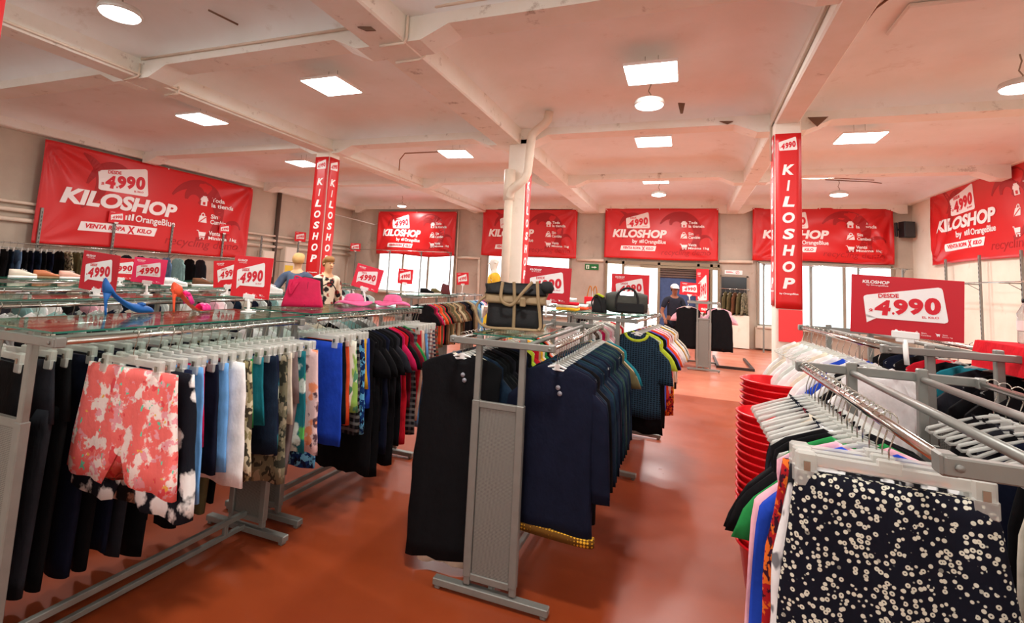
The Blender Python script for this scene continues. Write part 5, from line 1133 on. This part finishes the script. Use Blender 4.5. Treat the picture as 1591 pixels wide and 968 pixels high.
# ================================================================== red covered board and bottle on the right
rack('F', 1.73, 1.5, 2.98, 1.4, 'metal rack at the right edge under the red covered board', hw=.3)
rail_fill('F', -1, [('jacket', m_, w_, .8, .2) for m_, w_ in ((BLK, 'black jacket'), (CHA, 'charcoal jacket'), (BLK, 'black coat'), (NVY, 'navy jacket'), (BLK, 'black blazer'), (BLK, 'plain black coat'), (CHA, 'grey jacket'), (BLK, 'thin black jacket'), (BLK, 'soft black jacket'))], 'rail beneath the red covered board', 'jackets beneath the red covered board', .1, None, .1)
q = MB(); nx = 16
x0, x1, y0, y1, zt = 1.42, 1.98, 1.6, 3.45, 1.475
for j in range(1): q.box(((x0 + x1) / 2, (y0 + y1) / 2, zt - .018), (x1 - x0, y1 - y0, .036), 0, None, .004)
for (ax, bx_, ay, by_) in ((x0, x0, y0, y1), (x0, x1, y1, y1), (x1, x1, y1, y0), (x1, x0, y0, y0)):
    vs = []; k = 24
    for i in range(k + 1):
        t_ = i / k; x = ax + (bx_ - ax) * t_; y = ay + (by_ - ay) * t_; nxx, nyy = (by_ - ay), -(bx_ - ax); l_ = math.hypot(nxx, nyy); nxx, nyy = -nxx / l_, -nyy / l_
        w_ = .008 * math.sin(t_ * 40); vs += [(x + nxx * .004, y + nyy * .004, zt - .002), (x + nxx * (.012 + w_), y + nyy * (.012 + w_), zt - .06), (x + nxx * (.014 + w_ * 1.5), y + nyy * (.014 + w_ * 1.5), zt - .135)]
    q.add(vs, [(3 * i + a, 3 * i + 3 + a, 3 * i + 4 + a, 3 * i + 1 + a) for i in range(k) for a in (0, 1)], 0, True)
tag(q.build('covered_board', C('solid', (232, 30, 44))), 'long board covered with red cloth lying on the right rack', 'board')
t = thing('water_bottle', 'clear plastic water bottle with dark cap on the red covered board', 'bottle', (1.585, 3.36, 1.475)); q = MB(); q.lathe([(.0, 0), (.034, 0), (.037, .01), (.035, .06), (.037, .065), (.035, .12), (.036, .15), (.014, .195), (.014, .205)], n=20); q.build('body', mat('clear bottle', (228, 232, 232), .08, 0, .5, trans=.8), t)
q = MB(); q.cyl((0, 0, .205), .016, .018, 16); q.build('cap', BLACKP, t); q = MB(); q.lathe([(.0375, .065), (.0378, .115)], n=20, caps=False); q.build('label', WPLAST, t)

# ================================================================== people and mannequins
def skin_mesh(name, bones, m, sub=2, root=0):
    """bones: dict name -> (pos, radius, parent)"""
    ks = list(bones); idx = {k: i for i, k in enumerate(ks)}
    me = bpy.data.meshes.new('s'); me.from_pydata([bones[k][0] for k in ks], [(idx[k], idx[bones[k][2]]) for k in ks if bones[k][2]], []); o = bpy.data.objects.new('s', me); COL.objects.link(o)
    md = o.modifiers.new('skin', 'SKIN'); md.use_smooth_shade = True
    for i, k in enumerate(ks):
        r_ = bones[k][1]; v = me.skin_vertices[0].data[i]; v.radius = r_ if isinstance(r_, tuple) else (r_, r_); v.use_root = i == root
    s_ = o.modifiers.new('sub', 'SUBSURF'); s_.levels = sub; s_.render_levels = sub
    bpy.context.view_layer.update(); out = bpy.data.meshes.new_from_object(o.evaluated_get(bpy.context.evaluated_depsgraph_get())); bpy.data.objects.remove(o); bpy.data.meshes.remove(me)
    out.name = name; out.materials.clear(); out.materials.append(m)
    for pgn in out.polygons: pgn.use_smooth = True
    return out
def figure(name, label, cat, loc, rz, H_, skin, shirt, legs, hair, pose, group=None, look=0.0, nod=0.0, cap=None, eyes=True):
    t = thing(name, label, cat, loc, rz, group); s = H_ / 1.75; B = {}
    def a(k, p, r, par): B[k] = (tuple(x * s for x in p), tuple(x * s for x in r) if isinstance(r, tuple) else r * s, par)
    lean = pose.get('lean', 0)
    a('pelvis', (0, 0, .95), (.15, .105), None); a('waist', (0, -lean * .3, 1.1), (.13, .09), 'pelvis'); a('chest', (0, -lean * .7, 1.3), (.155, .1), 'waist'); a('collar', (0, -lean, 1.44), (.09, .07), 'chest'); a('neck', (0, -lean * 1.15 - .005, 1.52), .05, 'collar')
    a('jaw', (0, -lean * 1.3 - .025, 1.575), (.058, .066), 'neck'); a('skull', (0, -lean * 1.35 - .008, 1.66), (.076, .092), 'jaw'); a('crown', (0, -lean * 1.35, 1.715), (.05, .06), 'skull')
    for sx, nm in ((-1, 'l'), (1, 'r')):
        e, w_ = pose.get(nm, ((.24, 0, 1.12), (.26, -.04, .87)))
        a('sh' + nm, (sx * .18, -lean * .9, 1.41), .056, 'collar'); a('el' + nm, (sx * e[0], e[1], e[2]), .042, 'sh' + nm); a('wr' + nm, (sx * w_[0], w_[1], w_[2]), .028, 'el' + nm)
        d = Vector((sx * (w_[0] - e[0]), w_[1] - e[1], w_[2] - e[2])).normalized(); wv = Vector((sx * w_[0], w_[1], w_[2])); sd = Vector((0, -1, 0)) if abs(d.y) < .7 else Vector((-sx, 0, 0)); sd = (sd - d * sd.dot(d)).normalized(); pn = d.cross(sd) * sx
        pm = wv + d * .05; a('pa' + nm, pm, (.032, .018), 'wr' + nm)
        for f in range(4):
            off = sd * (.027 - .018 * f); ln = (.075, .085, .08, .062)[f]
            a('f%d%s' % (f, nm), wv + d * .085 + off, .0095, 'pa' + nm); a('g%d%s' % (f, nm), wv + d * (.085 + ln * .55) + off + pn * .012, .009, 'f%d%s' % (f, nm)); a('h%d%s' % (f, nm), wv + d * (.085 + ln * .85) + off + pn * .035, .0078, 'g%d%s' % (f, nm))
        a('t0' + nm, wv + d * .03 + sd * .035, .011, 'pa' + nm); a('t1' + nm, wv + d * .07 + sd * .055 + pn * .01, .009, 't0' + nm)
        a('hip' + nm, (sx * .09, 0, .88), .088, 'pelvis'); a('kn' + nm, (sx * .1, -.015, .5), .058, 'hip' + nm); a('an' + nm, (sx * .1, .02, .09), .038, 'kn' + nm); a('to' + nm, (sx * .105, -.13, .03), (.035, .026), 'an' + nm)
    o = link('body', skin_mesh('body', B, skin), t)
    hy = (-lean * 1.35 - .008) * s
    q = MB(); hz = 1.655 * s
    q.loft([[(r_ * s * math.cos(k * .628), hy + (-.085 - d_) * s, hz - dz * s + r_ * s * math.sin(k * .628)) for k in range(10)] for r_, d_, dz in ((.016, -.01, .02), (.013, .012, .03), (.006, .022, .036))]); q.build('nose', skin, t)
    for sx in (-1, 1):
        q = MB(); q.lathe([(.0, -.008), (.018, -.004), (.022, .004), (.0, .008)], (0, 0, 0), 10, 0, .8, 1.3); q.xf(Matrix.Translation((sx * .077 * s, hy + .01 * s, hz - .01 * s)) @ Matrix.Rotation(R(90), 4, 'Y') @ Matrix.Scale(s, 4)); q.build('ear', skin, t)
        if eyes:
            q = MB(); q.lathe([(.0, -.005), (.009, -.002), (.009, .002), (.0, .005)], (0, 0, 0), 10); q.xf(Matrix.Translation((sx * .03 * s, hy - .086 * s, hz + .002 * s)) @ Matrix.Rotation(R(90), 4, 'X') @ Matrix.Scale(s, 4)); q.build('eye', mat('eye dark', (40, 30, 26), .3), t)
    q = MB(); q.box((0, hy - .088 * s, hz - .07 * s), (.04 * s, .012 * s, .01 * s), 0, None, .003); q.build('mouth', mat('lips', (170, 96, 84), .5) if eyes else skin, t)
    # clothes
    def grow(keys, extra, root, over={}):
        return {k: (over.get(k, B[k])[0], tuple((x + extra * s) for x in (B[k][1] if isinstance(B[k][1], tuple) else (B[k][1],) * 2)), None if k == root else B[k][2]) for k in keys}
    sl = pose.get('sleeve', 1.0); T = grow(['pelvis', 'waist', 'chest', 'collar'], .014, 'pelvis')
    for nm in 'lr':
        T['sh' + nm] = (B['sh' + nm][0], (.07 * s,) * 2, 'collar'); p0, p1, p2 = (Vector(B[k + nm][0]) for k in ('sh', 'el', 'wr'))
        if sl < .7: T['el' + nm] = (tuple(p0 + (p1 - p0) * .75), (.06 * s,) * 2, 'sh' + nm)
        else: T['el' + nm] = (tuple(p1), (.056 * s,) * 2, 'sh' + nm); T['wr' + nm] = (tuple(p1 + (p2 - p1) * .9), (.042 * s,) * 2, 'el' + nm)
    if shirt: link('shirt', skin_mesh('shirt', T, shirt), t)
    if legs:
        Lg = grow(['pelvis'], .012, 'pelvis')
        for nm in 'lr':
            for k, par in (('hip', 'pelvis'), ('kn', 'hip' + nm), ('an', 'kn' + nm)):
                Lg[k + nm] = (B[k + nm][0], (B[k + nm][1] + (.018 if k != 'an' else .03) * s,) * 2, par)
        link('trousers', skin_mesh('trousers', Lg, legs), t)
    if hair:
        q = MB(); rings = []
        for j in range(9):
            v = j / 8; ph_ = R(-42 + 132 * v); rr = math.cos(ph_)
            rings.append([(.088 * s * rr * math.cos(6.283 * k / 20), hy + .012 * s + .104 * s * rr * math.sin(6.283 * k / 20), hz + .012 * s + .095 * s * math.sin(ph_) + (.06 * s * (1 - v) if math.sin(6.283 * k / 20) < -.3 else 0)) for k in range(20)])
        q.loft(rings); q.build('hair', hair, t)
    if cap:
        q = MB(); rings = []
        for j in range(8):
            v = j / 7; ph_ = R(86 * v); rr = math.cos(ph_); rings.append([(.094 * s * rr * math.cos(6.283 * k / 20), hy + .108 * s * rr * math.sin(6.283 * k / 20), hz + .035 * s + .085 * s * math.sin(ph_)) for k in range(20)])
        q.loft(rings); vs = []
        q.build('cap', cap, t); q = MB(); n = 13
        o1 = [(.09 * s * math.cos(R(180 + 180 * k / (n - 1))), hy + .1 * s * math.sin(R(180 + 180 * k / (n - 1))), hz + .04 * s) for k in range(n)]; o2 = [(x * .92, hy - .03 * s + (y - hy) * 1.55, z - .022 * s) for x, y, z in o1]
        q.add(o1 + o2 + [(x, y, z - .006) for x, y, z in o1 + o2], [(k, k + 1, n + k + 1, n + k) for k in range(n - 1)] + [(2 * n + k + 1, 2 * n + k, 3 * n + k, 3 * n + k + 1) for k in range(n - 1)] + [(n + k, n + k + 1, 3 * n + k + 1, 3 * n + k) for k in range(n - 1)], 0, True); q.build('cap_brim', cap, t)
    return t
SK = mat('tanned skin', (150, 98, 74), .5, 0, .3); SKF = mat('beige mannequin skin', (224, 176, 130), .45, 0, .4); SKW = mat('white mannequin gloss', (240, 236, 226), .3, 0, .5)
figure('person', 'person in white cap and dark tee shirt looking down at clothes', 'person', (-.27, 12.55, 0), R(18), 1.76, SK, C('solid', (46, 48, 58)), C('solid', (40, 42, 52)), mat('dark hair', (30, 24, 22), .6), {'lean': .07, 'sleeve': .5, 'l': ((.27, -.06, 1.13), (.25, -.2, 1.0)), 'r': ((.24, -.12, 1.15), (.1, -.3, 1.12))}, cap=C('solid', (240, 238, 236)))
MG = 'clothed mannequins behind the left racks'
figure('mannequin', 'fair haired mannequin in blue grey sweater behind the pink handbag', 'mannequin', (-5.84, 6.55, 0), R(-150), 1.9, SKF, C('denim', (74, 88, 112), (120, 134, 152)), C('solid', (60, 60, 66)), mat('fair hair', (212, 166, 104), .6), {'lean': .02, 'l': ((.3, .02, 1.18), (.33, -.08, .95)), 'r': ((.3, .02, 1.18), (.33, -.08, .95))}, MG)
figure('mannequin', 'brown haired mannequin in cream floral blouse before the left red column', 'mannequin', (-5.32, 6.62, 0), R(70), 1.87, SKF, C('floral', (232, 222, 196), (40, 40, 40), (150, 60, 50), .8), C('solid', (40, 40, 46)), mat('brown hair', (150, 106, 56), .6), {'lean': .03, 'l': ((.24, 0, 1.15), (.2, -.2, 1.05))}, MG)
figure('mannequin', 'white bald mannequin in yellow top beside the middle column', 'mannequin', (-3.40, 9.1, 0), R(-62), 2.1, SKW, C('solid', (238, 186, 60)), C('solid', (240, 236, 226)), None, {'sleeve': .5}, eyes=False)
